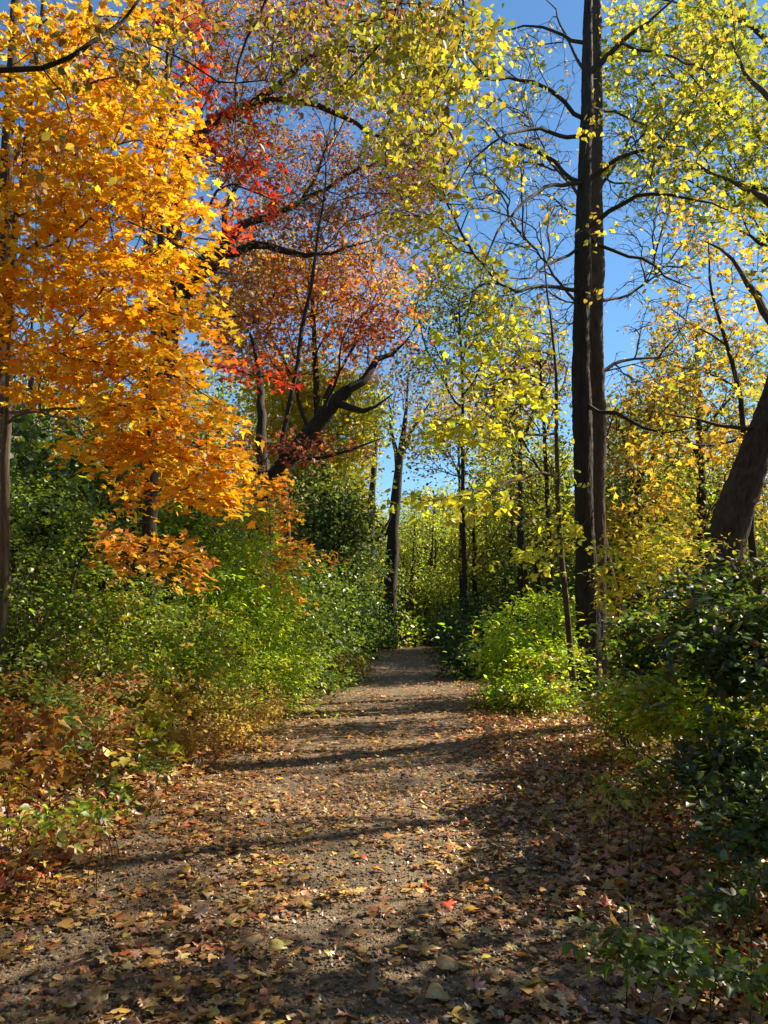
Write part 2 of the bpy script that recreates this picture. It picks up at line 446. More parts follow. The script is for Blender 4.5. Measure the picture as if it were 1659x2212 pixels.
xs = np.unique(np.round(np.concatenate([np.linspace(-600, -40, 15), np.linspace(-40, -12, 30), np.linspace(-12, 9, 150), np.linspace(9, 40, 34), np.linspace(40, 600, 15)]), 4))
ys = np.unique(np.round(np.concatenate([np.linspace(-300, -12, 10), np.linspace(-12, 1, 20), np.linspace(1, 24, 150), np.linspace(24, 60, 70), np.linspace(60, 110, 25), np.linspace(110, 900, 15)]), 4))
X, Y = np.meshgrid(xs, ys)
g = sheet('ground', X, Y, tz(X, Y), ground_mat()); g['kind'] = 'structure'
sv = np.unique(np.concatenate([np.linspace(-8, 1, 20), np.linspace(1, 20, 180), np.linspace(20, 46, 80)]))
uu = np.linspace(-1, 1, 41)
YY = np.repeat(sv[:,None], 41, 1); hw = 1.72+.10*np.sin(YY*1.9)+.07*np.sin(YY*4.3+1)
XX = path_c(YY)+uu[None]*hw
p_ = sheet('path', XX, YY, tz(XX, YY)+.006, gravel_mat()); p_['kind'] = 'structure'

# ================================================================ palettes (linear)
YEL = [(.90,.56,.03), (.90,.50,.02), (.86,.42,.015), (.90,.63,.05), (.79,.34,.015)]
GOLDO = [(.74,.32,.03), (.80,.40,.03), (.64,.24,.025), (.74,.45,.05)]
REDM = [(.70,.06,.02), (.76,.12,.02), (.55,.04,.025), (.72,.22,.03), (.45,.05,.03)]
OAKP = [(.60,.26,.10), (.66,.32,.09), (.52,.16,.09), (.62,.38,.09), (.42,.20,.07), (.58,.18,.11), (.38,.34,.05)]
RUST = [(.66,.30,.03), (.72,.38,.035), (.60,.20,.03), (.50,.10,.03), (.7,.45,.05)]
YG = [(.60,.58,.05), (.68,.60,.05), (.50,.52,.05), (.72,.56,.07), (.62,.46,.06)]
YG2 = [(.50,.50,.045), (.40,.45,.04), (.60,.50,.05), (.34,.36,.04)]
GRN = [(.13,.30,.03), (.18,.38,.03), (.10,.24,.03), (.26,.42,.035)]
BGRN = [(.42,.66,.04), (.52,.70,.045), (.30,.50,.035), (.64,.68,.05), (.24,.40,.035)]
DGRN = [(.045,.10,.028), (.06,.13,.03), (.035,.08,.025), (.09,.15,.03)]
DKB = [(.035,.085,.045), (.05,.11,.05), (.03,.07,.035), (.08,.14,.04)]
OLIVE = [(.22,.20,.03), (.30,.26,.03), (.16,.17,.03), (.34,.22,.03)]
FOREST = [(.36,.44,.05), (.46,.50,.05), (.26,.35,.045), (.55,.52,.05), (.20,.27,.04)]
GOLD = [(.62,.36,.03), (.66,.42,.04), (.55,.26,.03), (.5,.38,.05)]
PURP = [(.16,.035,.04), (.22,.05,.05), (.12,.03,.04)]

# ================================================================ the tall dark tree at the right of the path, and its neighbours
D = 15.0
b = U(1268, 1470, D)
arch = [
 ([(1256,262,15),(1215,213,14.6),(1150,170,14.2),(1070,150,13.6),(1000,176,13),(940,212,12.6),(885,228,12.3)], .05),
 ([(1254,305,15),(1200,288,14.4),(1140,290,13.8),(1085,306,13.2),(1030,340,12.8),(985,405,12.4)], .045),
 ([(1252,392,15),(1170,330,15.6),(1085,300,16.2),(1030,248,16.8)], .05),
 ([(1250,405,15),(1180,410,14.2),(1120,452,13.4),(1078,512,12.8),(1048,565,12.4)], .045),
 ([(1254,97,15),(1200,65,15.5),(1130,60,16),(1040,76,16.5)], .045),
 ([(1248,545,15),(1200,560,14.2),(1150,592,13.6),(1100,600,13)], .035),
 ([(1246,628,15),(1180,633,14.2),(1120,640,13.4),(1050,617,12.8),(990,650,12.3)], .045),
 ([(1262,170,15),(1345,104,14.8),(1400,50,14.8),(1480,-20,14.8)], .075),
 ([(1345,104,14.8),(1420,98,14.2),(1480,128,13.6),(1560,182,13)], .035),
 ([(1260,385,15),(1330,338,14.6),(1412,310,14),(1480,318,13.6)], .06),
 ([(1262,235,15),(1330,240,15.5),(1390,268,16),(1455,322,16.5)], .035),
 ([(1256,505,15),(1350,440,14.4),(1410,425,14),(1500,441,13.6),(1600,462,13)], .055),
 ([(1256,515,15),(1390,560,15),(1440,590,15),(1495,622,15)], .04),
 ([(1256,885,15),(1340,888,14.4),(1400,922,14),(1440,937,13.8),(1495,924,13.4)], .05),
 ([(1256,-60,15),(1180,-160,14.5),(1100,-190,14),(1000,-150,13)], .06),
 ([(1260,-80,15),(1350,-190,15),(1450,-230,15)], .06)]
lines = [(UL((1269,1490,D),(1264,1300,D),(1258,1100,D),(1253,800,D),(1255,600,D),(1258,400,D),(1263,200,D),(1268,0,D),(1276,-180,D),(1284,-380,D)), [.26,.19,.175,.165,.15,.135,.11,.085,.06,.02])]
lines += [(UL(*p), list(np.linspace(r, .010, len(p)))) for p, r in arch]
BL = [(960,230,12.5,110,60,1.2,1.5),(900,330,12.3,110,90,1.2,1.6),(1010,400,12.5,70,70,1),(930,470,12.3,90,60,1),(1060,560,12.6,90,50,1,.6),(1120,330,13.6,70,50,1),(1150,200,14,70,50,1),
      (1010,590,12.5,80,50,1,.7),(1100,640,13,80,40,1,.5),(1000,700,12.6,100,50,1,.5),(1180,480,14,50,60,1,.4),(1400,120,14,90,70,1.2,.9),(1430,250,14,90,70,1.2,.9),(1380,330,14.2,60,50,1),(1480,420,13.7,90,45,1,.8),
      (1440,590,14.8,70,50,.8,.7),(1500,170,13.3,70,60,1),(1410,910,13.8,70,40,.8),(1050,120,13.5,90,60,1,.9),(960,60,13,90,60,1,1.2),(880,150,12.6,80,80,1,1.2),(1350,20,14.8,90,60,1,.8),(1130,90,15,70,50,1,.6),(1278,250,14,14,120,.5,.5),(1278,560,14,16,120,.5,.5),(1282,60,14.2,16,60,.4,.5),(920,480,12.4,90,140,1,1.0),(980,130,12.6,90,90,1,1)]
pts, idx = blob_pts(BL, 500)
tree('katsura_tree', 'tall straight tree with near black trunk and yellow heart shaped leaves beside the path', 'tree', b, lines, pts,
     dict(size=.092, k=7, L=.38, pal=YG, T=HEART, flat=.25, droop=.8, thick=.3, twig=True), r_tip=.005, bark=M_DARK, hero=(0,), wig=.4)

b = U(1292, 1440, 17.5)
D = 17.5
lines = [(UL((1288,1455,D),(1287,1300,D),(1286,1000,D),(1283,700,D),(1284,400,D),(1286,100,D),(1289,-150,D),(1296,-350,D)), [.25,.18,.168,.165,.155,.13,.10,.04])]
for p, r in [([(1287,640,D),(1330,640,18),(1400,600,18.5),(1450,560,19)], .05), ([(1288,700,D),(1230,640,18),(1170,560,18.5),(1120,500,19)], .05), ([(1288,820,D),(1350,780,18),(1420,770,18.5),(1500,740,19)], .05), ([(1287,500,D),(1240,400,18),(1180,330,18.6),(1130,240,19)], .05), ([(1287,420,D),(1340,330,18),(1380,240,18.6)], .05), ([(1287,200,D),(1230,100,18),(1180,0,18.6)], .05)]:
    lines.append((UL(*p), list(np.linspace(r, .012, len(p)))))
pts, idx = blob_pts([(1130,420,19,150,170,1.5,1.2),(1380,330,19,110,180,1.5),(1150,150,19,110,120,1.5,.7),(1440,660,19,110,90,1.5),(1200,640,19,100,90,1.5),(1400,800,18.5,110,70,1.2,.8),(1080,300,19,120,120,1.5,.9),(1440,500,19,120,120,1.5,1)], 1050)
tree('ash_tree', 'thick brown ridged trunk standing right behind the black one, its twigs nearly bare', 'tree', b, lines, pts,
     dict(size=.075, k=1.3, L=.34, pal=GOLD+YG[:2], T=OVATE, flat=.3, droop=.6, twig=True), r_tip=.007, bark=M_BARK, hero=(0,), wig=.5)

D = 13.6
lines = [(UL((1244,1500,D),(1237,1400,D),(1222,1250,D),(1209,1100,D),(1203,980,D),(1200,850,D),(1197,720,D),(1180,600,D),(1165,480,D)), [.062,.055,.05,.045,.038,.03,.022,.014,.008])]
for p, r in [([(1202,930,D),(1150,936,12.8),(1080,930,12),(1000,915,11.2),(930,900,10.6)], .026), ([(1207,1035,D),(1150,1028,12.6),(1100,1036,11.8),(1030,1065,11),(950,1075,10.3),(880,1072,9.9)], .028),
             ([(1224,1240,D),(1180,1215,13),(1130,1200,12.4),(1090,1225,12)], .02), ([(1224,1190,D),(1260,1150,13.2),(1290,1090,13)], .016), ([(1213,1120,D),(1160,1120,13),(1110,1140,12.5)], .018), ([(1199,780,D),(1150,760,12.8),(1090,790,12.2),(1040,850,11.7)], .02), ([(1198,740,D),(1130,700,13),(1070,700,12.4)], .016)]:
    lines.append((UL(*p), list(np.linspace(r, .006, len(p)))))
pts, idx = blob_pts([(1020,925,11.4,110,34,.7,2.2),(930,905,10.7,60,24,.5,1.2),(1090,960,12,80,30,.6),(950,1078,10.4,110,20,.6,2.4),(1060,1075,11.2,70,24,.6),(1130,1205,12.5,85,24,.6,1.3),(1210,1150,13,60,60,.6,.8),(1060,830,11.8,90,50,.7,1.3),(1000,770,12,90,50,.6,1.2),(1120,740,12.6,70,50,.6),(1230,1040,13,40,40,.5,.6),(1150,880,12.5,60,40,.6)], 185)
tree('understory_tree', 'thin crooked tree left of the black trunk with bright yellow leaf sprays over the path', 'tree', U(1244,1500,D), lines, pts,
     dict(size=.09, k=8.5, L=.33, pal=[(.72,.68,.04),(.78,.66,.04),(.62,.66,.05),(.56,.60,.05)], T=HEART, flat=.5, droop=.7, thick=.2), r_tip=.0035, bark=M_BARK, wig=.4)

D = 18.5
lines = [(UL((1345,1340,D),(1325,1270,D),(1308,1190,D),(1300,1120,D),(1297,1040,D),(1310,950,D),(1330,880,D)), [.13,.10,.085,.07,.055,.03,.012])]
pts, idx = blob_pts([(1330,900,18.5,60,60,1),(1340,1010,18.5,50,50,1)], 40)
tree('leaning_snag', 'slim trunk leaning back against the brown ridged trunk', 'tree', U(1345,1340,D), lines, pts, dict(size=.08, k=3, L=.3, pal=GOLD, T=OVATE), bark=M_BARK)

# ---- big leaning trunk at the right edge
D = 12.5
lines = [(UL((1530,1330,D),(1560,1210,D),(1592,1100,D),(1638,980,D),(1676,880,D),(1722,750,D),(1765,570,D),(1800,330,D),(1830,60,D),(1850,-200,D)), [.33,.29,.255,.235,.22,.205,.19,.16,.11,.04]),
 (UL((1640,930,D),(1560,918,12.3),(1500,900,12.2),(1440,895,12.2)), [.045,.03,.02,.01]),
 (UL((1690,740,D),(1640,640,13),(1590,560,13.6),(1520,520,14)), [.09,.06,.035,.012]),
 (UL((1740,560,D),(1650,430,12.8),(1600,405,13),(1540,375,13.3)), [.10,.06,.04,.012]),
 (UL((1760,430,D),(1690,250,13),(1620,160,13.5),(1560,60,14)), [.10,.07,.04,.012]),
 (UL((1770,400,D),(1860,250,12),(1960,120,11.5)), [.12,.08,.03])]
pts, idx = blob_pts([(1560,60,14,110,90,1.3,1.3),(1610,200,13.5,70,90,1.3,1.3),(1560,330,13.5,110,60,1.2),(1630,430,13,60,70,1,1.0),(1540,540,14,80,50,1,.7),(1640,620,13,50,70,1,.8),(1480,890,12.2,60,30,.7,.5),(1800,100,12.5,90,200,1.5,.5)], 125)
tree('leaning_oak', 'big furrowed trunk leaning to the right out of the dark bush', 'tree', U(1530,1330,D), lines, pts,
     dict(size=.11, k=9, L=.5, pal=YG2+[(.6,.45,.05)], T=MAPLE_S, flat=.4, droop=.6, thick=.35), bark=M_BARK, hero=(0,), r_tip=.005, wig=.4)

# ---- golden slim tree far right with dark crooked stem
D = 14.5
lines = [(UL((1640,1330,D),(1625,1150,D),(1610,940,D),(1595,840,D),(1572,750,D),(1548,660,D),(1535,600,D),(1530,520,D)), [.075,.06,.05,.042,.036,.03,.022,.010]),
 (UL((1610,950,D),(1530,960,14),(1470,955,13.6),(1400,975,13.3)), [.03,.02,.012,.008]), (UL((1595,840,D),(1520,800,14.4),(1450,790,14.2)), [.025,.016,.008]), (UL((1572,750,D),(1500,700,14.8),(1440,660,15)), [.025,.016,.008])]
pts, idx = blob_pts([(1560,560,14.8,100,60,1),(1600,700,14.5,70,80,1,1.1),(1490,690,14.8,90,60,1),(1500,800,14.3,90,50,1,.8),(1600,850,14.5,60,50,1,.8),(1450,975,13.6,110,36,.8,1.3),(1570,960,14,70,40,.8),(1430,1050,13.8,90,40,.8,.8),(1590,1030,14,60,40,.8,.8),(1520,470,15,90,50,1,.6)], 215)
tree('golden_maple', 'slim tree with thin dark crooked stem and orange yellow leaves left of the leaning trunk', 'tree', U(1640,1330,D), lines, pts,
     dict(size=.10, k=8, L=.36, pal=[(.78,.52,.05),(.72,.58,.06),(.7,.38,.035),(.60,.56,.06)], T=MAPLE_S, flat=.5, droop=.6, thick=.2), bark=M_DARK, r_tip=.0038, wig=.4)

# ---- yellow green canopy top right, trunk outside the frame
D = 19.0
bx = U(1800, 1330, D)
lines = [(UL((1800,1345,D),(1795,1000,D),(1785,700,D),(1770,400,D),(1760,100,D),(1750,-200,D)), [.3,.26,.24,.2,.14,.05]),
 (UL((1785,650,D),(1700,560,18.6),(1640,520,18.3),(1560,480,18)), [.1,.07,.04,.012]), (UL((1775,480,D),(1690,330,18.6),(1600,260,18.2),(1500,200,18),(1400,160,18)), [.11,.08,.05,.03,.012]),
 (UL((1765,250,D),(1690,150,18.5),(1600,60,18),(1500,20,18),(1400,-10,18)), [.1,.07,.05,.03,.012]), (UL((1770,400,D),(1680,420,18.2),(1580,400,18),(1480,350,17.8),(1400,330,17.6)), [.09,.06,.04,.025,.012])]
pts, idx = blob_pts([(1480,70,18,170,90,1.4,1.2),(1460,230,18,140,80,1.4),(1560,300,18,130,100,1.4,1.2),(1640,140,18.3,90,130,1.4),(1540,430,18,110,60,1.2,1.1),(1400,380,17.8,80,50,1.2,.8),(1650,480,18.4,60,60,1.2),(1340,150,18,50,80,1,.8),(1640,350,18.4,60,100,1)], 440)
tree('silver_maple', 'broad yellow green canopy hanging in from the top right corner', 'tree', bx, lines, pts,
     dict(size=.135, k=13, L=.55, pal=[(.36,.42,.035),(.46,.48,.04),(.30,.34,.03),(.56,.52,.045)], T=MAPLE_S, flat=.35, droop=.5, thick=.35), bark=M_DARK, r_tip=.006, wig=.4)

# ================================================================ yellow maple at the left
D = 6.9
stem = UL((8,1300,D),(10,1100,D),(13,920,D),(20,720,D),(30,540,D),(48,400,D),(72,220,D),(88,50,D),(100,-120,D),(110,-300,D))
lines = [(stem, [.05,.043,.038,.034,.03,.028,.024,.02,.016,.01])]
for p, r in [([(60,300,D),(75,200,6.6),(200,170,6.2),(330,150,6),(430,200,5.8)], .014), ([(40,470,D),(130,430,6.6),(250,400,6.2),(360,430,6)], .014), ([(30,540,D),(110,520,6.4),(220,470,6),(330,500,5.8),(440,560,5.6)], .014),
    ([(22,690,D),(130,640,6.4),(260,650,6),(400,680,5.8),(480,700,5.7)], .015), ([(16,800,D),(120,760,6.2),(250,780,5.8),(380,820,5.7),(480,880,5.7)], .015), ([(12,890,D),(80,880,6.4),(200,886,6),(320,885,5.8),(430,900,5.7)], .017),
    ([(12,900,D),(90,890,6.6),(170,925,6.4),(260,1000,6.2),(380,1060,6.2),(480,1090,6.3)], .016), ([(60,330,D),(130,250,7),(240,60,7),(350,-60,7)], .013), ([(90,40,D),(200,20,6.8),(330,50,6.5)], .012), ([(25,620,D),(-60,560,6.6),(-150,500,6.2)], .013), ([(15,850,D),(-80,800,6.4),(-170,780,6)], .013), ([(50,390,D),(150,330,6.9),(280,300,6.9),(400,330,6.9)], .013)]:
    lines.append((UL(*p), list(np.linspace(r, .004, len(p)))))
BL = [(130,60,6.8,150,90,.7,.8),(330,60,6.6,110,70,.6,.55),(110,260,6.5,130,110,.7,1.2),(300,230,6.4,110,100,.7,1.1),(380,380,6.3,70,80,.6,1.1),(230,420,6.2,150,90,.7,1.5),(80,450,6.5,100,100,.6,1.2),(400,500,6,60,60,.5),(290,570,6,150,50,.6,1.4),
      (110,620,6.3,130,80,.6,1.4),(300,690,5.9,160,40,.5,1.7),(440,680,5.8,55,24,.3,1.2),(150,770,6.1,150,50,.5,1.6),(330,790,5.9,130,42,.5,1.5),(120,850,6.3,110,40,.5,1.2),(300,880,5.9,150,40,.5,1.7),(440,900,5.8,60,40,.4,1.2),
      (250,960,6.1,130,36,.5,1.5),(400,990,6,110,40,.5,1.6),(500,965,5.9,45,24,.3,1.0),(430,1060,6.2,95,36,.4,1.5),(300,1040,6.2,110,30,.4,1.1),(-100,600,6.2,90,250,.6,1.0),(470,1075,6.2,60,22,.3,1.0)]
pts, idx = blob_pts(BL, 1230)
tree('sugar_maple', 'young maple with slender pale stem and masses of golden yellow leaves at the left', 'tree', U(8,1300,D), lines, pts,
     dict(size=.068, k=9.5, L=.25, pal=YEL, T=MAPLE, flat=.9, droop=.3, thick=.09, width=.85), r_tip=.002, step=.16, bark=M_GREY, wig=.35, kl=.3, pidx=None, hero=())

D = 8.2                     # orange lower spray
lines = [(UL((150,1330,D),(160,1240,D),(200,1180,D),(280,1170,7.8),(360,1200,7.5),(430,1235,7.3)), [.02,.017,.013,.010,.007,.004]), (UL((200,1180,D),(260,1130,8),(330,1130,7.8)), [.010,.007,.004])]
pts, idx = blob_pts([(320,1190,7.7,90,34,.4,1),(400,1220,7.4,60,30,.35,1),(250,1160,8,60,36,.4,.7)], 48)
tree('maple_sapling', 'maple sapling on the bank with an orange leaf spray below the golden branches', 'sapling', U(150,1330,D), lines, pts, dict(size=.08, k=8, L=.2, pal=GOLDO, T=MAPLE, flat=.9, thick=.15), r_tip=.002, step=.16, bark=M_TWIG)
D = 15.2                    # orange tree edge at 580,1150
lines = [(UL((600,1400,D),(590,1300,D),(585,1180,D),(580,1080,D),(575,1000,D)), [.04,.034,.027,.018,.008]), (UL((588,1250,D),(640,1200,15.5),(700,1190,15.8)), [.015,.01,.005]), (UL((585,1180,D),(620,1130,15.3)), [.012,.006])]
pts, idx = blob_pts([(590,1100,15.2,50,50,.6,1.4),(600,1200,15.2,55,50,.6,1.4),(615,1290,15.1,45,45,.5,1.2),(680,1200,15.8,55,22,.5,.8),(560,1050,15,50,40,.5)], 120)
tree('maple_sapling', 'narrow orange maple between the bright green bank shrub and the dark thicket', 'sapling', U(600,1400,D), lines, pts, dict(size=.11, k=9, L=.3, pal=GOLDO+[(.7,.3,.03)], T=MAPLE_S, flat=.7, thick=.2), r_tip=.003, bark=M_TWIG)

# thick trunk behind the yellow maple
D = 9.5
lines = [(UL((-12,1250,D),(-4,1000,D),(2,750,D),(6,500,D),(20,200,D),(40,-100,D),(50,-300,D)), [.12,.11,.10,.09,.07,.05,.03]), (UL((4,620,D),(120,500,10),(250,420,10.5)), [.05,.03,.01]), (UL((10,380,D),(110,260,10),(200,180,10.5)), [.05,.03,.01])]
pts, idx = blob_pts([(150,120,10.5,160,120,1,1),(100,400,10.3,140,120,1,1),(280,300,10.5,100,100,1,.8)], 150)
tree('red_oak', 'upright brown trunk on the left edge behind the golden maple', 'tree', U(-12,1250,D), lines, pts, dict(size=.10, k=7, L=.35, pal=YEL+OAKP[:2], T=MAPLE_S, flat=.5), bark=M_BARK, hero=(0,))

# ================================================================ red maple branches
D = 9.3
lines = [(UL((325,1330,D),(330,1100,D),(335,850,D),(350,600,D),(345,350,D),(365,100,D),(380,-100,D)), [.10,.085,.075,.06,.045,.03,.012]),
 (UL((350,600,D),(410,500,8.9),(470,400,8.6),(540,400,8.4),(610,455,8.2)), [.03,.022,.015,.01,.005]), (UL((348,420,D),(400,330,8.9),(460,260,8.7),(540,270,8.6)), [.03,.02,.012,.006]),
 (UL((347,340,D),(390,180,9),(440,120,8.8)), [.025,.014,.006]), (UL((342,800,D),(390,755,8.9),(460,775,8.5),(540,800,8.2),(610,822,8)), [.028,.02,.015,.01,.005]), (UL((352,560,D),(430,520,9),(500,520,8.7)), [.02,.012,.005])]
pts, idx = blob_pts([(395,50,9,55,45,.4,.8),(440,150,8.8,28,60,.4,1),(490,240,8.6,50,26,.3,1),(455,310,8.6,55,18,.3,1),(540,300,8.5,50,12,.3,.8),(520,365,8.4,60,18,.3,1),(560,410,8.4,60,14,.3,1),(590,455,8.3,60,12,.3,1),(500,505,8.7,50,14,.3,.9),(470,440,8.6,40,14,.3,.7),(425,760,8.7,45,14,.3,1),(490,785,8.5,50,10,.3,1.1),(560,812,8.2,65,9,.3,1.2),(230,150,9,60,60,.4,.3),(190,420,9,70,60,.4,.3)], 185)
tree('red_maple', 'maple with vivid scarlet leaf sprays poking out behind the golden one', 'tree', U(325,1330,D), lines, pts, dict(size=.068, k=6.5, L=.24, pal=REDM, T=MAPLE, flat=.7, thick=.2), r_tip=.003, bark=M_DARK, step=.22)

# ================================================================ big oaks in the middle
D = 18
lines = [(UL((335,1330,D),(345,1000,D),(350,760,D),(372,660,D),(440,575,D),(480,553,D)), [.42,.36,.33,.30,.25,.22]),
 (UL((480,553,D),(550,528,18),(640,545,18.2),(720,546,18.5),(800,520,18.8)), [.13,.10,.07,.04,.015]),
 (UL((470,560,D),(520,490,18),(580,470,18.2),(660,425,18.6),(760,380,19),(840,330,19.4)), [.13,.10,.08,.06,.04,.015]),
 (UL((350,700,D),(370,500,17.8),(405,325,17.6),(450,270,17.6),(540,232,17.8),(620,222,18),(700,236,18.2),(790,282,18.4),(850,305,18.6)), [.22,.19,.15,.13,.11,.09,.07,.04,.015]),
 (UL((540,232,17.8),(600,185,17.6),(650,135,17.6),(710,106,17.6),(800,108,17.6),(880,90,17.6)), [.10,.085,.07,.055,.03,.012]),
 (UL((350,800,D),(320,650,18.4),(322,450,18.8),(360,200,19),(400,0,19)), [.16,.13,.09,.05,.015]), (UL((345,870,D),(240,720,18),(150,600,18)), [.15,.08,.03]),
 (UL((480,553,D),(490,450,18.6),(560,350,19),(640,320,19.3)), [.09,.06,.035,.012]), (UL((660,425,18.6),(700,330,18.8),(720,250,19)), [.05,.03,.012])]
pts, idx = blob_pts([(560,60,18,180,90,1.6,1.1),(740,60,18,150,80,1.6,1),(650,180,18,150,70,1.4,.9),(790,200,18.4,110,70,1.4,.9),(560,330,18.8,110,90,1.5,.9),(700,350,19,130,80,1.5,1.2),(860,360,19.2,90,80,1.5,1.4),(900,440,19.2,60,60,1.2,1.2),(800,450,19,110,60,1.4,1.2),(640,450,18.8,110,60,1.4,.9),(560,560,18.2,110,50,1.2,.9),(740,560,18.8,110,40,1.2,.9),(860,560,19,70,60,1.2,.6),(370,130,19,90,120,1.5,.6),(250,550,18,120,150,1.2,.6),(470,250,18,80,150,1.3,.8),(620,480,18.5,150,60,1.3,1),(900,300,19,80,130,1.3,1.1),(470,640,18,90,80,1.3,.8)], 2300)
tree('white_oak', 'large spreading oak with dark arching limbs and thin rusty pink leaves against blue sky', 'tree', U(335,1330,D), lines, pts,
     dict(size=.092, k=10, L=.40, pal=OAKP+[(.34,.10,.10),(.5,.26,.10)], T=OAK_S, flat=.35, thick=.35, width=.8), r_tip=.0045, bark=M_DARK, hero=(), wig=.55)

D = 17
lines = [(UL((545,1330,D),(556,1180,D),(572,1075,D),(625,995,D),(680,928,D),(722,868,D),(752,842,D)), [.31,.25,.21,.19,.17,.15,.12]),
 (UL((722,868,D),(750,880,16.8),(778,888,16.6),(810,880,16.5),(850,850,16.4)), [.10,.08,.055,.03,.010]), (UL((752,842,D),(790,800,17.2),(808,778,17.3),(850,768,17.4),(880,740,17.5),(900,700,17.6)), [.10,.085,.07,.045,.02,.008]),
 (UL((572,1075,D),(574,1000,17.3),(570,920,17.6),(560,820,18),(540,720,18)), [.16,.14,.12,.08,.03]), (UL((600,1030,D),(520,1000,17),(460,960,17),(400,955,17)), [.08,.06,.04,.015]), (UL((620,1000,D),(700,985,16.5),(760,970,16.2),(830,945,16)), [.06,.045,.03,.012]),
 (UL((680,928,D),(700,870,16.6),(730,800,16.4),(740,740,16.4),(760,690,16.5)), [.045,.035,.028,.02,.008])]
pts, idx = blob_pts([(700,970,16.4,110,26,.8,1.2),(620,960,16.8,70,30,.8),(810,760,17.2,60,40,.8,.8),(770,690,16.8,80,60,1,.8),(480,950,17,100,50,1,.8),(560,740,18,100,80,1.2,1),(850,700,17,60,60,1,.6)], 170)
tree('red_oak', 'oak with a thick broken off limb slanting up over the path and rusty leaves', 'tree', U(545,1330,D), lines, pts,
     dict(size=.11, k=8, L=.38, pal=[(.35,.06,.04),(.45,.10,.04),(.5,.18,.05),(.3,.09,.05)], T=OAK_S, flat=.5, thick=.3), r_tip=.005, bark=M_DARK, hero=(0,), wig=.55)

D = 17.0                    # thin twisted stem in front of the oak
lines = [(UL((640,1440,D),(628,1200,D),(612,980,D),(625,880,D),(645,780,D),(658,690,D),(676,600,D),(684,520,D),(698,440,D),(704,370,D),(690,290,D)), [.08,.07,.06,.055,.05,.045,.04,.032,.024,.015,.008]),
 (UL((658,690,D),(720,655,17.2),(760,640,17.4)), [.016,.01,.005]), (UL((645,780,D),(600,700,17.2),(560,650,17.3)), [.014,.009,.005]), (UL((684,520,D),(720,430,17.2),(730,380,17.2)), [.014,.009,.005]), (UL((640,820,D),(700,800,16.9),(740,760,16.8)), [.012,.008,.004])]
pts, idx = blob_pts([(690,380,17.2,70,90,.6),(720,620,17.2,80,50,.5),(600,700,17.2,60,60,.5),(720,780,16.9,50,30,.4)], 60)
tree('understory_tree', 'thin twisted leafless stem rising in front of the oaks', 'tree', U(640,1440,D), lines, pts, dict(size=.09, k=.9, L=.3, pal=OAKP, T=OVATE), r_tip=.0045, bark=M_DARK)

def blobtree(name, label, base, trunk, limbs, blobs, n, pal, size, k=10, L=.6, T=DIAM, rt=.008, bark=M_DARK, r0=.2, **kw):
    lines = [(UL(*trunk), list(np.linspace(r0, .03, len(trunk))))]
    for p in limbs: lines.append((UL(*p), list(np.linspace(r0*.4, .02, len(p)))))
    pts, idx = blob_pts(blobs, int(n*1.5))
    return tree(name, label, 'tree', U(*base), lines, pts, dict(size=size, k=k, L=L, pal=pal, T=T, flat=.4, thick=.4, twig=False, **kw), r_tip=rt, bark=bark, step=.6, wig=.5)

blobtree('orange_maple', 'orange and rust crowned maple behind the broken limb oak', (700,1330,25), [(700,1340,25),(695,1100,25),(685,900,25),(680,700,25),(670,560,25)],
  [[(690,1000,25),(620,800,24.5),(560,700,24)],[(690,900,25),(760,760,25),(800,650,25)]],
  [(600,640,24.5,120,90,2,1.2),(720,640,25,110,90,2,1.3),(790,690,25,60,90,1.8),(540,720,24,80,80,1.8),(690,740,25,110,60,2),(620,600,25,80,60,2),(520,640,24,80,110,1.8),(700,560,25,130,60,2),(840,640,25,60,70,1.8,.7),(600,790,24.5,110,50,2,.9),(560,560,24,90,60,2,.7),(760,500,24.5,110,60,2,.35),(540,480,24,90,60,2,.35),(480,700,24,60,90,2,.6),(850,560,25,60,50,2,.35),(880,700,25,50,70,2,.3),(450,600,24,50,80,2,.4)], 720, RUST+[(.5,.42,.05),(.56,.16,.06)], .135, k=9, T=MAPLE_S)
blobtree('green_maple', 'yellow green maple below the orange crown', (660,1330,27), [(660,1340,27),(665,1150,27),(680,1000,27),(700,850,27)],
  [[(670,1060,27),(600,930,26.5)],[(680,1000,27),(760,880,27)]],
  [(680,850,27,110,60,2,1.3),(740,930,27,80,80,2,1.3),(640,960,26.5,100,70,2,1.2),(600,860,26,80,70,2),(780,860,27.5,50,60,2,.8),(700,1050,27,90,70,2,1.2)], 560, [(.55,.56,.05),(.66,.58,.05),(.44,.48,.04),(.7,.56,.05)], .16, k=12, T=MAPLE_S)
blobtree('linden_tree', 'dark green round crowned tree left of the far tall trunk', (700,1350,24), [(700,1350,24),(702,1200,24),(705,1100,24),(710,1020,24)],
  [[(702,1200,24),(650,1120,23.5)],[(704,1150,24),(760,1090,24.3)]],
  [(690,1080,24,90,60,1.8,1.3),(740,1130,24,60,80,1.6,1.2),(660,1180,23.5,80,80,1.6,1.2),(720,1250,24,60,70,1.5)], 380, [(.10,.16,.03),(.16,.22,.03),(.22,.26,.035),(.08,.12,.03)], .15, k=12)
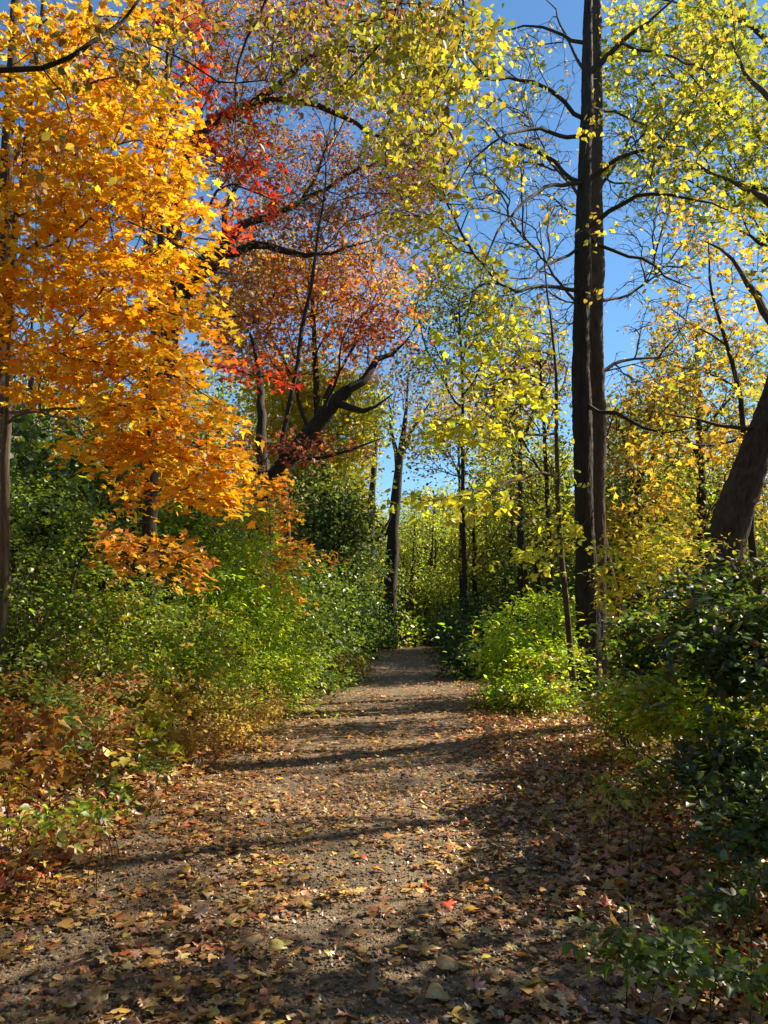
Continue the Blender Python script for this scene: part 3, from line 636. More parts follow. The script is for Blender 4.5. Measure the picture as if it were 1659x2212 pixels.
blobtree('elm_tree', 'olive green tree with small leaves right of the blue sky gap', (1010,1335,29), [(1010,1340,29),(1005,1100,29),(1000,850,29),(990,650,29)],
  [[(1003,900,29),(920,760,29),(900,660,29)],[(1000,850,29),(1080,720,29),(1110,640,29)]],
  [(1000,600,29,90,80,2.2,1.2),(940,660,29,90,70,2,1),(1060,680,29,90,70,2,1),(980,760,29,110,60,2,.9),(1090,760,29,60,60,2,.7),(950,980,29,80,50,2,.8),(1050,1020,29,70,50,2,.8),(900,780,28.5,50,60,1.6,.7)], 460, [(.16,.2,.035),(.24,.26,.04),(.32,.30,.04),(.12,.14,.03)], .14, k=9, r0=.11)
blobtree('elm_tree', 'sparse green gold tree filling the gap left of the twin trunks', (1185,1345,24), [(1185,1348,24),(1182,1150,24),(1175,950,24),(1168,760,24)],
  [[(1180,1050,24),(1120,930,24)],[(1176,950,24),(1220,820,24)],[(1172,850,24),(1110,740,24)]],
  [(1150,720,24,80,60,1.8),(1190,830,24,60,70,1.8),(1110,880,24,60,60,1.8),(1160,980,24,90,60,1.8,1.1),(1110,1080,24,70,60,1.8),(1210,1110,24,60,70,1.8)], 330, [(.24,.28,.04),(.36,.36,.04),(.5,.40,.04),(.16,.2,.03)], .11, k=8, r0=.10)
blobtree('golden_elm', 'pale gold crown low behind the yellow sprays', (1000,1338,33), [(1000,1340,33),(995,1150,33),(990,900,33)],
  [[(995,1050,33),(940,900,33)],[(995,1000,33),(1060,880,33)]],
  [(1000,860,33,90,60,2.2),(940,930,33,70,60,2),(1060,920,33,70,70,2)], 240, [(.5,.40,.05),(.42,.38,.05),(.56,.36,.05)], .15, k=9, r0=.10)
blobtree('purple_beech', 'small tree with dark wine red crown left of the black trunk', (1130,1340,27), [(1130,1345,27),(1128,1100,27),(1125,850,27)],
  [[(1127,950,27),(1080,840,27)],[(1127,950,27),(1180,830,27)]], [(1130,800,27,75,45,1.6),(1100,860,27,70,40,1.5),(860,640,26,1,1,1,.01)], 130, PURP, .15, k=9)
blobtree('maple_tree', 'amber crowned tree right behind the twin trunks', (1390,1335,24), [(1390,1345,24),(1385,1150,24),(1380,950,24)],
  [[(1384,1050,24),(1330,900,24)],[(1384,1050,24),(1450,900,24)]],
  [(1360,900,24,80,70,2,1.2),(1440,860,24,80,70,2),(1340,1000,24,60,60,1.8),(1420,1130,23.5,90,70,1.8,1.2),(1340,1150,24,50,60,1.6)], 330, [(.58,.42,.04),(.62,.34,.03),(.46,.42,.05),(.36,.34,.04)], .13, k=8, T=MAPLE_S)
blobtree('hemlock_tree', 'deep green tree low between the twin trunks and the leaning trunk', (1370,1335,27), [(1370,1345,27),(1368,1200,27),(1365,1080,27)],
  [[(1368,1180,27),(1310,1100,27)],[(1368,1180,27),(1430,1100,27)]], [(1350,1080,27,80,70,1.8),(1400,1150,27,70,80,1.8),(1320,1180,27,50,60,1.5)], 220, DGRN, .13, k=12)
blobtree('birch_tree', 'mixed green and gold crown behind the leaning trunk', (1520,1335,26), [(1520,1345,26),(1515,1100,26),(1510,850,26),(1505,700,26)],
  [[(1514,1000,26),(1430,850,26)],[(1514,950,26),(1600,830,26)]],
  [(1480,760,26,100,70,2.2,1),(1580,780,26,90,80,2.2),(1440,880,26,80,70,2),(1560,920,26,90,70,2),(1500,1040,26,100,70,2,.9),(1620,1050,26,60,90,2,.9)], 480, [(.2,.24,.04),(.4,.34,.04),(.55,.38,.04),(.14,.18,.03)], .14, k=8)
# far tall trunks
blobtree('tall_oak', 'tallest far trunk standing straight at the bend of the path', (838,1345,42), [(838,1352,42),(846,1220,42),(857,1080,42),(866,980,42),(876,900,42),(884,800,42)],
  [[(862,1020,42),(845,930,42),(838,860,42)],[(866,980,42),(900,920,42),(935,860,42)],[(852,1130,42),(825,1170,42)]],
  [(860,820,42,80,90,3,1),(920,860,42,60,60,3,.8),(820,900,42,40,60,2,.6)], 200, [(.2,.22,.05),(.3,.22,.05),(.35,.16,.06)], .15, k=6, r0=.42)
blobtree('tall_oak', 'dark far trunk just left of the tallest one', (797,1340,38), [(797,1350,38),(797,1230,38),(802,1130,38),(808,1040,38),(814,930,38),(818,850,38)],
  [[(800,1150,38),(770,1060,38)],[(798,1180,38),(830,1150,38),(850,1090,38)]],
  [(800,900,38,50,70,2.4),(760,1000,38,50,60,2.2)], 120, FOREST, .15, k=7, r0=.33)
for i, (px, d, top, r0, lab, lean) in enumerate([(888,49,1180,.12,'slim dark trunk right of the tallest far trunk',4),(918,50,1160,.15,'forked slender trunk standing near the rail fence',14),(1030,33,1130,.15,'short dark trunk at the right shoulder of the far path',-6),(1102,31,980,.19,'ivy covered dark trunk between the far path and the thin yellow tree',6),(985,40,1180,.10,'thin slanting trunk beyond the right end of the fence',25),(745,34,1150,.14,'thin trunk half hidden in the dark thicket left of the path',-4),(1170,35,1050,.16,'grey trunk directly left of the twin trunks far back',5),(1062,37,1040,.10,'pencil thin dark trunk just left of the ivy covered one',-10),(1140,32,1090,.09,'thin dark trunk just right of the ivy covered one',12),(950,52,1150,.13,'thin dark trunk rising behind the middle of the rail fence',-8),(1215,33,1060,.10,'thin trunk between the crooked yellow tree and the black trunk',-5),(775,46,1060,.16,'straight dark trunk left of the two tall far trunks',3),(1345,30,980,.13,'dark trunk right of the leaning snag',8),(1455,29,940,.14,'dark trunk midway between the snag and the leaning trunk',-12)]):
    blobtree('woodland_tree', lab, (px,1345,d), [(px,1352,d),(px+lean*.4,1290,d),(px+lean,1220,d),(px+lean*1.2,top,d),(px+lean*1.6,top-90,d)],
      [[(px+lean*.7,1260,d),(px-35,1180,d)],[(px+lean,1220,d),(px+45,1140,d)]],
      [(px,top-40,d,50,70,2.2),(px-30,top+80,d,45,50,2),(px+35,top+100,d,45,60,2)], 190, [FOREST, BGRN[:3]+YG2, YG2][i % 3], .13, k=10, r0=r0)
#@@C
# ================================================================ overhanging branches close to the camera
lines = [([(-5.2,1.6,-.2),(-5.1,1.7,3),(-4.9,1.9,6),(-4.7,2.2,9)], [.22,.19,.14,.05]),
 ([(-5.0,1.8,4.5)]+UL((-400,330,4.2),(-150,230,4.8),(0,168,5),(105,160,5),(200,98,5.1),(290,10,5.3),(340,-120,5.5)), [.09,.06,.035,.02,.017,.014,.010,.006]),
 ([(-4.95,1.85,5.5)]+UL((-200,-300,4.6),(250,-230,5.5),(590,-90,6.2),(570,30,6.2),(525,130,6.2),(508,240,6.2),(512,330,6.1),(560,410,6.0)), [.07,.05,.035,.018,.013,.010,.007,.005,.003]),
 (UL((508,240,6.2),(480,330,6.2),(470,400,6.2)), [.005,.004,.002]), (UL((590,-90,6.2),(760,-120,6.4),(900,-70,6.5),(1000,20,6.6)), [.015,.012,.008,.004]), (UL((105,160,5),(160,260,5),(120,380,5)), [.006,.004,.002])]
pts, idx = blob_pts([(200,110,5.1,180,60,.4,.9),(420,40,5.8,140,60,.4,1),(620,50,6.2,90,80,.4,1.1),(560,260,6.1,60,110,.3,.4),(760,20,6.4,120,60,.4,1.4),(930,30,6.5,90,60,.4,1.5),(130,330,5,100,80,.4,.5),(350,200,5.2,80,60,.4,.3)], 165)
tree('beech_tree', 'dark twigs with olive brown leaves dangling across the top of the view at the left', 'tree', (-5.2,1.6,0), lines, pts,
     dict(size=.062, k=6, L=.22, pal=OLIVE+[(.30,.13,.03),(.45,.3,.04)], T=OVATE, flat=.2, droop=.9, thick=.4), r_tip=.0022, step=.2, bark=M_DARK, wig=.4)

lines = [([(3.6,-1.2,-.2),(3.6,-1.1,3),(3.5,-.9,6),(3.3,-.6,9)], [.2,.17,.13,.05]),
 ([(3.5,-1,5)]+UL((1500,-500,4.5),(1150,-330,6.5),(960,-120,8),(860,20,8.6),(790,130,9),(720,200,9.2)), [.08,.055,.04,.025,.018,.012,.005]),
 (UL((960,-120,8),(1010,20,8.4),(990,120,8.6),(930,220,8.8)), [.02,.015,.01,.004]), (UL((860,20,8.6),(780,30,8.7),(700,60,8.8)), [.015,.01,.004]), (UL((1150,-330,6.5),(1250,-120,7.5),(1280,-20,8)), [.02,.014,.006])]
pts, idx = blob_pts([(850,60,8.7,130,80,.6,1.3),(760,150,9,90,70,.5,1.2),(940,150,8.7,80,80,.5,1.3),(660,180,9,60,40,.4,.7),(1000,40,8.4,70,60,.5,.9),(900,260,8.8,70,60,.5,1),(640,90,8.9,70,60,.4,.6)], 210)
tree('katsura_tree', 'branch with dense olive and yellow round leaves hanging in from the top centre', 'tree', (3.6,-1.2,0), lines, pts,
     dict(size=.078, k=7, L=.28, pal=YG2+OLIVE[:2]+[(.62,.52,.05)], T=HEART, flat=.2, droop=.8, thick=.35), r_tip=.003, step=.25, bark=M_DARK, wig=.4)

# ================================================================ shrubs
def shrub(name, label, bx, by, blobs, n, pal, size, k=14, L=.28, T=OVATE, mat_=None, ns=6, rt=.0022, flat=.75, cat='shrub', droop=.3, spread=.35, fill=.25, group=None, stem='stem', crown='foliage', thick=.14, step=.2, sr=1.0, minh=.35, skirt=None):
    if skirt is None: skirt = .12 if bx < 0 and by < 12 else .3
    z0 = float(tz(bx, by))
    C = np.array([U(b[0], b[1], b[2]) for b in blobs])
    lines = []
    for i in range(ns):
        c = C[i % len(C)]+rng.normal(0, .18, 3)
        a = np.array([bx, by, z0-.05])+np.r_[rng.normal(0, .10+.05*spread, 2), 0]
        c[2] = max(c[2], z0+minh); m = a*.45+c*.55+np.array([0, 0, .12*np.linalg.norm(c-a)])
        lines.append(([a, a*.7+m*.3+np.array([0,0,.05]), m, c], [.016*sr, .013*sr, .009*sr, .005*sr]))
    pts, idx = blob_pts(blobs, n)
    if skirt:
        m = int(n*skirt); q = C[rng.integers(0, len(C), m)]; q = q+rng.normal(0, .38, (m, 3)); q[:,2] = tz(q[:,0], q[:,1])+rng.uniform(.05, 1, m)*np.maximum(.3, q[:,2]-tz(q[:,0], q[:,1])); pts = np.vstack([pts, q])
    m = max(2, int(n*.16)); bi = rng.integers(0, len(blobs), m)
    ext = np.array([[blobs[i][3]/F*blobs[i][2], blobs[i][5], blobs[i][4]/F*blobs[i][2]] for i in bi]); dv = rng.normal(0, 1, (m, 3)); dv[:,2] = np.abs(dv[:,2])+.2
    pts = np.vstack([pts, C[bi]+nrm(dv)*ext*rng.uniform(1.15, 1.75, (m, 1))])
    g = tz(pts[:,0], pts[:,1]); pts[:,2] = np.maximum(pts[:,2], g+.06)
    pl = Plant(step, rt, .4); base = np.array([bx, by, z0])
    root = thing(name, label, cat, base, group)
    for i, (p, r) in enumerate(lines): pl.line(p, r, attach=False)
    pl.grow(pts, .15)
    tot = Buf()
    for b in pl.bufs():
        off = 0
        for v, f, c, m in zip(b.v, b.f, b.c, b.m): tot.add(v, f-off, c, 0); off += len(v)
    tot.build(stem, M_TWIG, root, base, smooth=True)
    lb = Buf(); NL[0] += sprays(lb, pl, size=size, k=k, L=L, pal=pal, T=T, flat=flat, droop=droop, thick=thick, twig=False, fill=fill)
    lb.build(crown, mat_ or M_WAXY, root, base)
    return root
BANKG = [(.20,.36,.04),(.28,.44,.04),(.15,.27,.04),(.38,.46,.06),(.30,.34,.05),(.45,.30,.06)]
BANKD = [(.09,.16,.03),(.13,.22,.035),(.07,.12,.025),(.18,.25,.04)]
TANG = [(.60,.38,.09),(.40,.46,.06),(.66,.48,.16),(.50,.22,.07),(.62,.56,.07),(.28,.40,.05)]
sh = shrub
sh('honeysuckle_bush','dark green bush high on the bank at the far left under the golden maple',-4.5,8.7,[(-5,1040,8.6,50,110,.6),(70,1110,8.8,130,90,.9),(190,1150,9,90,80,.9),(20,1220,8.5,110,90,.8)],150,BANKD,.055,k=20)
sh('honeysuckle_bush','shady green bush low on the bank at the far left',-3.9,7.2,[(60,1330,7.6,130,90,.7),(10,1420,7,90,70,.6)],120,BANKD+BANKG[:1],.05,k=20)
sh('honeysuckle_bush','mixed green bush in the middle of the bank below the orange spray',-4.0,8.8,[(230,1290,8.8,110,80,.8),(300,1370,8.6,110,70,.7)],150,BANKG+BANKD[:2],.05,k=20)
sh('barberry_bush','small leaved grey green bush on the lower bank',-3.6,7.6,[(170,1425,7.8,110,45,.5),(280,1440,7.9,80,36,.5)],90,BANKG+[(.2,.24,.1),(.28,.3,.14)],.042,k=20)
sh('privet_bush','green bush behind the arching bright one on the bank',-4.0,12.6,[(440,1130,12.8,110,60,.9),(330,1130,12.5,90,60,.9),(520,1120,13.5,80,50,.9)],130,BANKG+BGRN[:1],.065,k=18,L=.36)
sh('privet_bush','bright green arching bush tumbling down the bank towards the path',-3.2,12.6,[(500,1210,12.6,90,70,.8,1.2),(560,1290,12.8,80,60,.7,1.2),(610,1370,13.2,60,55,.6,1.1),(480,1310,12,90,60,.7)],250,BGRN,.075,k=16,L=.36,T=LANCE,flat=.8,spread=1)
sh('privet_bush','lime green arching bush whose tips touch the leafy path edge',-2.9,12.2,[(630,1450,13.4,50,42,.5,1.1),(560,1420,12.4,80,50,.6),(520,1480,11.6,70,36,.5),(600,1500,12.6,40,25,.4)],190,BGRN+[(.5,.58,.04)],.065,k=15,L=.3,T=LANCE,flat=.8)
sh('viburnum_bush','light green bush in the centre of the bank above the tan weeds',-3.5,9.6,[(410,1370,9.8,90,60,.7),(360,1440,9.4,90,50,.6),(450,1440,9.8,80,50,.6)],170,BANKG+BGRN[1:3],.05,k=20)
sh('spicebush','yellow and tan leaved bush at the foot of the bank',-3.0,8.9,[(430,1510,9.5,100,46,.5),(330,1510,8.8,90,46,.4),(510,1530,9.9,60,30,.4)],210,TANG+[(.6,.5,.06)],.045,k=16,L=.22,mat_=M_LEAF)
sh('spicebush','low straw coloured weeds in the sun where the bank meets the trail',-2.75,8.6,[(470,1560,9.2,70,24,.35),(390,1590,8.2,50,20,.3),(560,1530,10.5,50,18,.3)],110,[(.66,.48,.16),(.6,.4,.1),(.55,.5,.08),(.5,.3,.12)],.045,k=12,L=.2,mat_=M_LEAF)
sh('bramble','tangle of tan and reddish leaves on the lower bank near the left edge',-3.3,6.4,[(130,1500,6.8,120,40,.5),(60,1570,6.2,80,40,.4),(230,1560,7,80,35,.4)],140,[(.48,.20,.06),(.58,.38,.15),(.32,.13,.05),(.34,.38,.07),(.22,.32,.05)],.05,k=14,L=.2,mat_=M_LEAF)
sh('maple_seedling','waist high seedling with bright yellow green leaves at the foot of the bank',-2.75,7.6,[(330,1560,7.7,38,45,.3),(345,1600,7.6,30,25,.2)],24,[(.5,.55,.05),(.38,.45,.05),(.6,.5,.05)],.085,k=5,L=.16,T=MAPLE,mat_=M_LEAF,ns=3,cat='seedling',sr=.35,skirt=0)
sh('maple_seedling','seedling with big orange leaves in the shade at the far left edge',-2.6,4.9,[(60,1600,5.0,60,60,.3),(90,1660,4.9,40,30,.3)],24,[(.42,.20,.03),(.36,.15,.03),(.46,.28,.04)],.07,k=4,L=.18,T=MAPLE,mat_=M_LEAF,ns=3,cat='seedling',sr=.35,skirt=0)
sh('redbud_seedling','little seedling with five pale yellow heart shaped leaves beside the shaded bank',-2.45,5.9,[(250,1640,5.9,24,22,.15)],6,[(.66,.58,.12),(.6,.45,.08)],.08,k=1.6,L=.1,T=HEART,mat_=M_LEAF,ns=2,cat='seedling',sr=.35,skirt=0,fill=0)
sh('nettle_plant','pale green leafy plant standing on the dark lower bank',-2.8,5.9,[(120,1530,6.0,36,50,.25)],26,[(.17,.27,.07),(.12,.22,.05)],.065,k=5,L=.14,ns=3,cat='weed',sr=.3,minh=.15,skirt=0)
sh('nettle_plant','pale green weed with narrow leaves beside the bank foot left of the yellow heart leaves',-2.5,5.6,[(150,1590,5.7,26,40,.2)],16,[(.17,.27,.07),(.12,.22,.05)],.06,k=4,L=.14,ns=3,cat='weed',sr=.3,minh=.15,skirt=0)
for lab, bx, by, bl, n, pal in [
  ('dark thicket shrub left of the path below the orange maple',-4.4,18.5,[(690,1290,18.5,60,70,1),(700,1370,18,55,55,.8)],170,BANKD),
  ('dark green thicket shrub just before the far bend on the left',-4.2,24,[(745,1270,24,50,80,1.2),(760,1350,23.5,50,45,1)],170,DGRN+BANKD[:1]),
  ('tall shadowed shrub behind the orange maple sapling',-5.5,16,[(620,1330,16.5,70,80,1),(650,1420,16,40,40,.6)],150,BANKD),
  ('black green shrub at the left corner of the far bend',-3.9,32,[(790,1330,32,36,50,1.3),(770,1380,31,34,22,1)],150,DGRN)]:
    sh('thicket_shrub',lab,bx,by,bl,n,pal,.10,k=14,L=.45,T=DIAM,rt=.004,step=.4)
sh('raspberry_bush','low yellowish bush at the left path edge under the dark thicket',-3.0,19.5,[(735,1435,19.5,60,34,.8),(700,1460,18.5,40,28,.6)],120,[(.30,.28,.04),(.40,.32,.05),(.2,.22,.04)],.09,k=10,L=.3,rt=.003)
# right side
sh('privet_bush','glowing bright green bush left of the thin yellow tree',2.3,14.9,[(1085,1350,15.2,36,22,.6),(1140,1310,15.6,40,20,.6),(1190,1340,15,44,26,.6),(1120,1390,14.8,60,20,.7,1.3),(1070,1420,14.6,36,26,.5),(1160,1430,14.2,60,26,.6,1.2),(1215,1410,14.4,36,36,.5),(1100,1470,14,50,20,.4),(1200,1300,16,40,20,.5)],270,BGRN+[(.3,.5,.03),(.6,.6,.06)],.098,k=11,L=.38,flat=.8,ns=11,T=LANCE)
sh('privet_bush','green bush at the foot of the twin trunks',2.9,13.4,[(1170,1495,13.2,70,22,.5),(1110,1490,13.6,50,24,.5)],90,BANKG+BGRN[:1],.07,k=14,L=.28)
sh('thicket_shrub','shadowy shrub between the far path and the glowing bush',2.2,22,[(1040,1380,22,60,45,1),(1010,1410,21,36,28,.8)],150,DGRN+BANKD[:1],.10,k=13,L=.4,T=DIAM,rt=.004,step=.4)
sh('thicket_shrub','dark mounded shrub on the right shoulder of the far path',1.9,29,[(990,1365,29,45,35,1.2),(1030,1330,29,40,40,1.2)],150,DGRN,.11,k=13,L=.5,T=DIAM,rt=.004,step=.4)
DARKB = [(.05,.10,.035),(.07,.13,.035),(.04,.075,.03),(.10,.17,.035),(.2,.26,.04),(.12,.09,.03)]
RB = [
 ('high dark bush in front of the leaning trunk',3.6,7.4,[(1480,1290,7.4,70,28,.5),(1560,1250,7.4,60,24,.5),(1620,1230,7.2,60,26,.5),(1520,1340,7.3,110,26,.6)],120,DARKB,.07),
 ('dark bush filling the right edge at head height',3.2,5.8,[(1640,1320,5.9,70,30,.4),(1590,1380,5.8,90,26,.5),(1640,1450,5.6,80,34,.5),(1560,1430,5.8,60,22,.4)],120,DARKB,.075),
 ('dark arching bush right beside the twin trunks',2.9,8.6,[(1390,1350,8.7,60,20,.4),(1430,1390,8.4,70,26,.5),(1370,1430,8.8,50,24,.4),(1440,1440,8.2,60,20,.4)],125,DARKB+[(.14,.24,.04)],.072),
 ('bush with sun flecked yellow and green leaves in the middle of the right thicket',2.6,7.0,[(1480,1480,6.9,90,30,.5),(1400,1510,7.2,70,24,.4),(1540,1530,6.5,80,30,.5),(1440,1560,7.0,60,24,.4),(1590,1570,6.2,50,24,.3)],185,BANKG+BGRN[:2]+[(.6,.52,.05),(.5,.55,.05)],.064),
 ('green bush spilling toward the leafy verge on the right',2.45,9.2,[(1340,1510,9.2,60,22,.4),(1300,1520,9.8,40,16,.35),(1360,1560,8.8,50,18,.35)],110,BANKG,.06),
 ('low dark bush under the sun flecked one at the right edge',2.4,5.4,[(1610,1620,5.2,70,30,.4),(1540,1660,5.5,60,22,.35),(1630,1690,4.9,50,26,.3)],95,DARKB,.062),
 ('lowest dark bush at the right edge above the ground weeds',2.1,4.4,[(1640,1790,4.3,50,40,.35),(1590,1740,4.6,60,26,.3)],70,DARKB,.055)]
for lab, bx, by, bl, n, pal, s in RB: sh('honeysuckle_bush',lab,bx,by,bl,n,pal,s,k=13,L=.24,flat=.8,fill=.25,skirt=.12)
sh('sumac_sapling','small upright plant with feathery lime yellow leaves between the twin trunks and leaning trunk',3.9,10.4,[(1450,1220,10.4,80,60,.6),(1400,1170,10.6,50,50,.5),(1350,1250,10.8,50,40,.4)],110,[(.6,.6,.05),(.5,.55,.05),(.66,.5,.05)],.09,k=9,L=.28,T=LANCE,mat_=M_LEAF,flat=.7,ns=4,cat='sapling')
for i, (px, py, d, lab, pal) in enumerate([
  (1560,1960,3.45,'broad dark leaved weed at the right edge of the trail',DARKB),(1640,1910,3.6,'dark weed with large leaves directly under the lowest bush',DARKB),
  (1480,2080,3.0,'low green weed in the shadowy lower right',BANKD),(1600,2120,2.85,'dim leafy weed in the bottom right corner',BANKD),(1350,2060,3.1,'small creeping green weed left of the corner weeds',BANKD),
  (1320,1740,5.4,'yellowish weed in the leaf litter right of the trail',TANG+BANKG[:1]),(1400,1700,5.6,'dusky green weed below the verge bush',BANKD),(90,1790,4.3,'low weed at the left edge near the grass tufts',BANKG),(235,1730,5.1,'dark leaved weed at the foot of the left bank',BANKD),(190,1775,4.7,'small sprout with two tone leaves at the left trail edge',BANKG+[(.6,.1,.03)]),
  (330,1670,6.2,'dark sprig at the shaded left trail edge',BANKD),(30,1700,4.8,'orange tinged weed at the far left edge',TANG)]):
    g0 = U(px, py, d)
    sh('ground_weed',lab,g0[0],g0[1],[(px,py-20,d,45,28,.18)],20,pal,.046,k=4,L=.12,ns=3,cat='weed',rt=.0012,step=.1,sr=.22,minh=.08,skirt=0)

# grass tufts
M_GRASS = M_WAXY
def tuft(x, y, lab, n=70, h=.16):
    b = Buf(); z = float(tz(x, y))
    for i in range(n):
        a = rng.uniform(0, 6.28); r0 = rng.uniform(0, .05); hh = h*rng.uniform(.5, 1.2); o = rng.uniform(.2, 1.0)*hh
        p = np.array([x+math.cos(a)*r0, y+math.sin(a)*r0, z-.01]); d = np.array([math.cos(a), math.sin(a), 0]); s = np.array([-math.sin(a), math.cos(a), 0])*.0025
        q = p+d*o*.3+np.array([0,0,hh*.65]); e = p+d*o+np.array([0,0,hh*rng.uniform(.6,1)])
        b.add([p-s, p+s, q+s*.8, q-s*.8, e], [(0,1,2),(0,2,3),(3,2,4)], palette([(.12,.24,.05),(.2,.3,.07),(.35,.32,.12)], 5, np.zeros(5,int)+rng.integers(0,3)))
    o = b.build('grass_tuft', M_GRASS, origin=(x, y, z)); tag(o, lab, 'grass')
for px, py, lab in [(150,1800,'thin grass tuft at the left trail edge in front of the sunny leaf heap'),(210,1785,'grass tuft right behind the left trail edge weeds'),(60,1770,'drooping grass tuft at the far left edge'),(1180,1790,'short grass tuft in the right verge beside orange leaves'),(1215,1700,'thin grass tuft on the right verge before the yellow weeds'),(420,1640,'grass tuft at the foot of the sunny tan bush')]:
    q = G(px, py); tuft(q[0], q[1], lab)

# ================================================================ rail fence at the bend
FY = 44.6; fb = U(925, 1392, FY); fz = float(tz(fb[0], FY))
fr = thing('rail_fence', 'low dark two rail wooden fence across the end of the path', 'fence', (fb[0], FY, fz))
def bar(name, a, b_, w, h, parent, org):
    a = np.array(a, float); b_ = np.array(b_, float); d = nrm(b_-a); up = np.array([0,0,1.0]) if abs(d[2]) < .9 else np.array([0,1.0,0]); s = nrm(np.cross(d, up)); u = np.cross(s, d)
    V = [p+s*i*w/2+u*j*h/2 for p in (a, b_) for i, j in ((-1,-1),(1,-1),(1,1),(-1,1))]
    b = Buf(); b.add(V, [(0,1,2,3),(7,6,5,4),(0,4,5,1),(1,5,6,2),(2,6,7,3),(3,7,4,0)]); o = b.build(name, M_DARK, parent, org)
    md = o.modifiers.new('bevel', 'BEVEL'); md.width = .012; return o
for x in (-1.6,-.75,.1,.95,1.8): bar('post', (fb[0]+x,FY,fz-.1), (fb[0]+x+.02,FY,fz+.72), .12, .12, fr, (fb[0],FY,fz))
for z in (.32, .60): bar('rail', (fb[0]-1.9,FY-.08,fz+z), (fb[0]+2.1,FY-.08,fz+z-.03), .05, .11, fr, (fb[0],FY,fz))

# ================================================================ woodland behind: copies of a few kinds
def proto(name, h, cr, pal, size, n, T=DIAM, r0=.22, k=11, low=.35, cat='tree', L=.7, label='', at=(0,0), top=0):
    x, y = at; z = float(tz(x, y))
    a = rng.uniform(0, 6.28); lx, ly = math.cos(a)*.5, math.sin(a)*.5
    T0 = [(x,y,z-.3),(x+lx*.3,y+ly*.3,z+h*.3),(x+lx*.8,y+ly*.8,z+h*.6),(x+lx,y+ly,z+h*.93)]
    lines = [(T0, [r0,r0*.8,r0*.5,.03])]
    for i in range(5):
        t = .3+.11*i; a = i*2.4+rng.uniform(-.4,.4); p = np.array([x+lx*t*1.2, y+ly*t*1.2, z+h*t]); e = p+np.array([math.cos(a)*cr*.8, math.sin(a)*cr*.8, h*.2])
        lines.append(([p, (p+e)/2+np.array([0,0,.3]), e], [r0*.35, r0*.2, .02]))
    cs = [(x+lx,y+ly,z+h*.8,cr*.75,cr*.75,h*.2),(x,y,z+h*.6,cr,cr,h*.2)]+[(x+math.cos(q)*cr*.6,y+math.sin(q)*cr*.6,z+h*(low+.12*(i%3)),cr*.6,cr*.6,h*.14) for i, q in enumerate(np.linspace(0,5.2,5)+rng.uniform(0,1))]
    if top: cs = [(x+lx,y+ly,z+h-top/2,cr,cr,top/2)]
    return tree(name, label, cat, (x,y,0), lines, ell_pts(cs, n), dict(size=size, k=k, L=L, pal=pal, T=T, flat=.4, thick=.45, twig=False), r_tip=.01, bark=M_DARK, step=.8, wig=.5)
def place(o, x, y, s, rz, label):
    o.location = (x, y, float(tz(x, y))-.05); o.scale = (s, s, s*rng.uniform(.9, 1.12)); o.rotation_euler = (0, 0, rz); o['label'] = label; o['group'] = 'trees in the woodland behind'
kinds = {}
PK = dict(u=('hornbeam_tree', 7.5, 2.6, FOREST+YG2[:2], .17, 520), v=('holly_tree', 7, 2.4, DGRN+FOREST[2:3]+FOREST[4:], .16, 520), g=('hickory_tree', 12, 3.3, FOREST, .17, 560), y=('tulip_tree', 14, 3.2, [(.42,.40,.05),(.5,.42,.05),(.34,.36,.05)], .17, 560), d=('elm_tree', 11, 3.2, DGRN+FOREST[4:], .16, 520), o=('oak_tree', 13, 3.4, [(.5,.22,.04),(.45,.14,.04),(.55,.32,.05)], .17, 560))
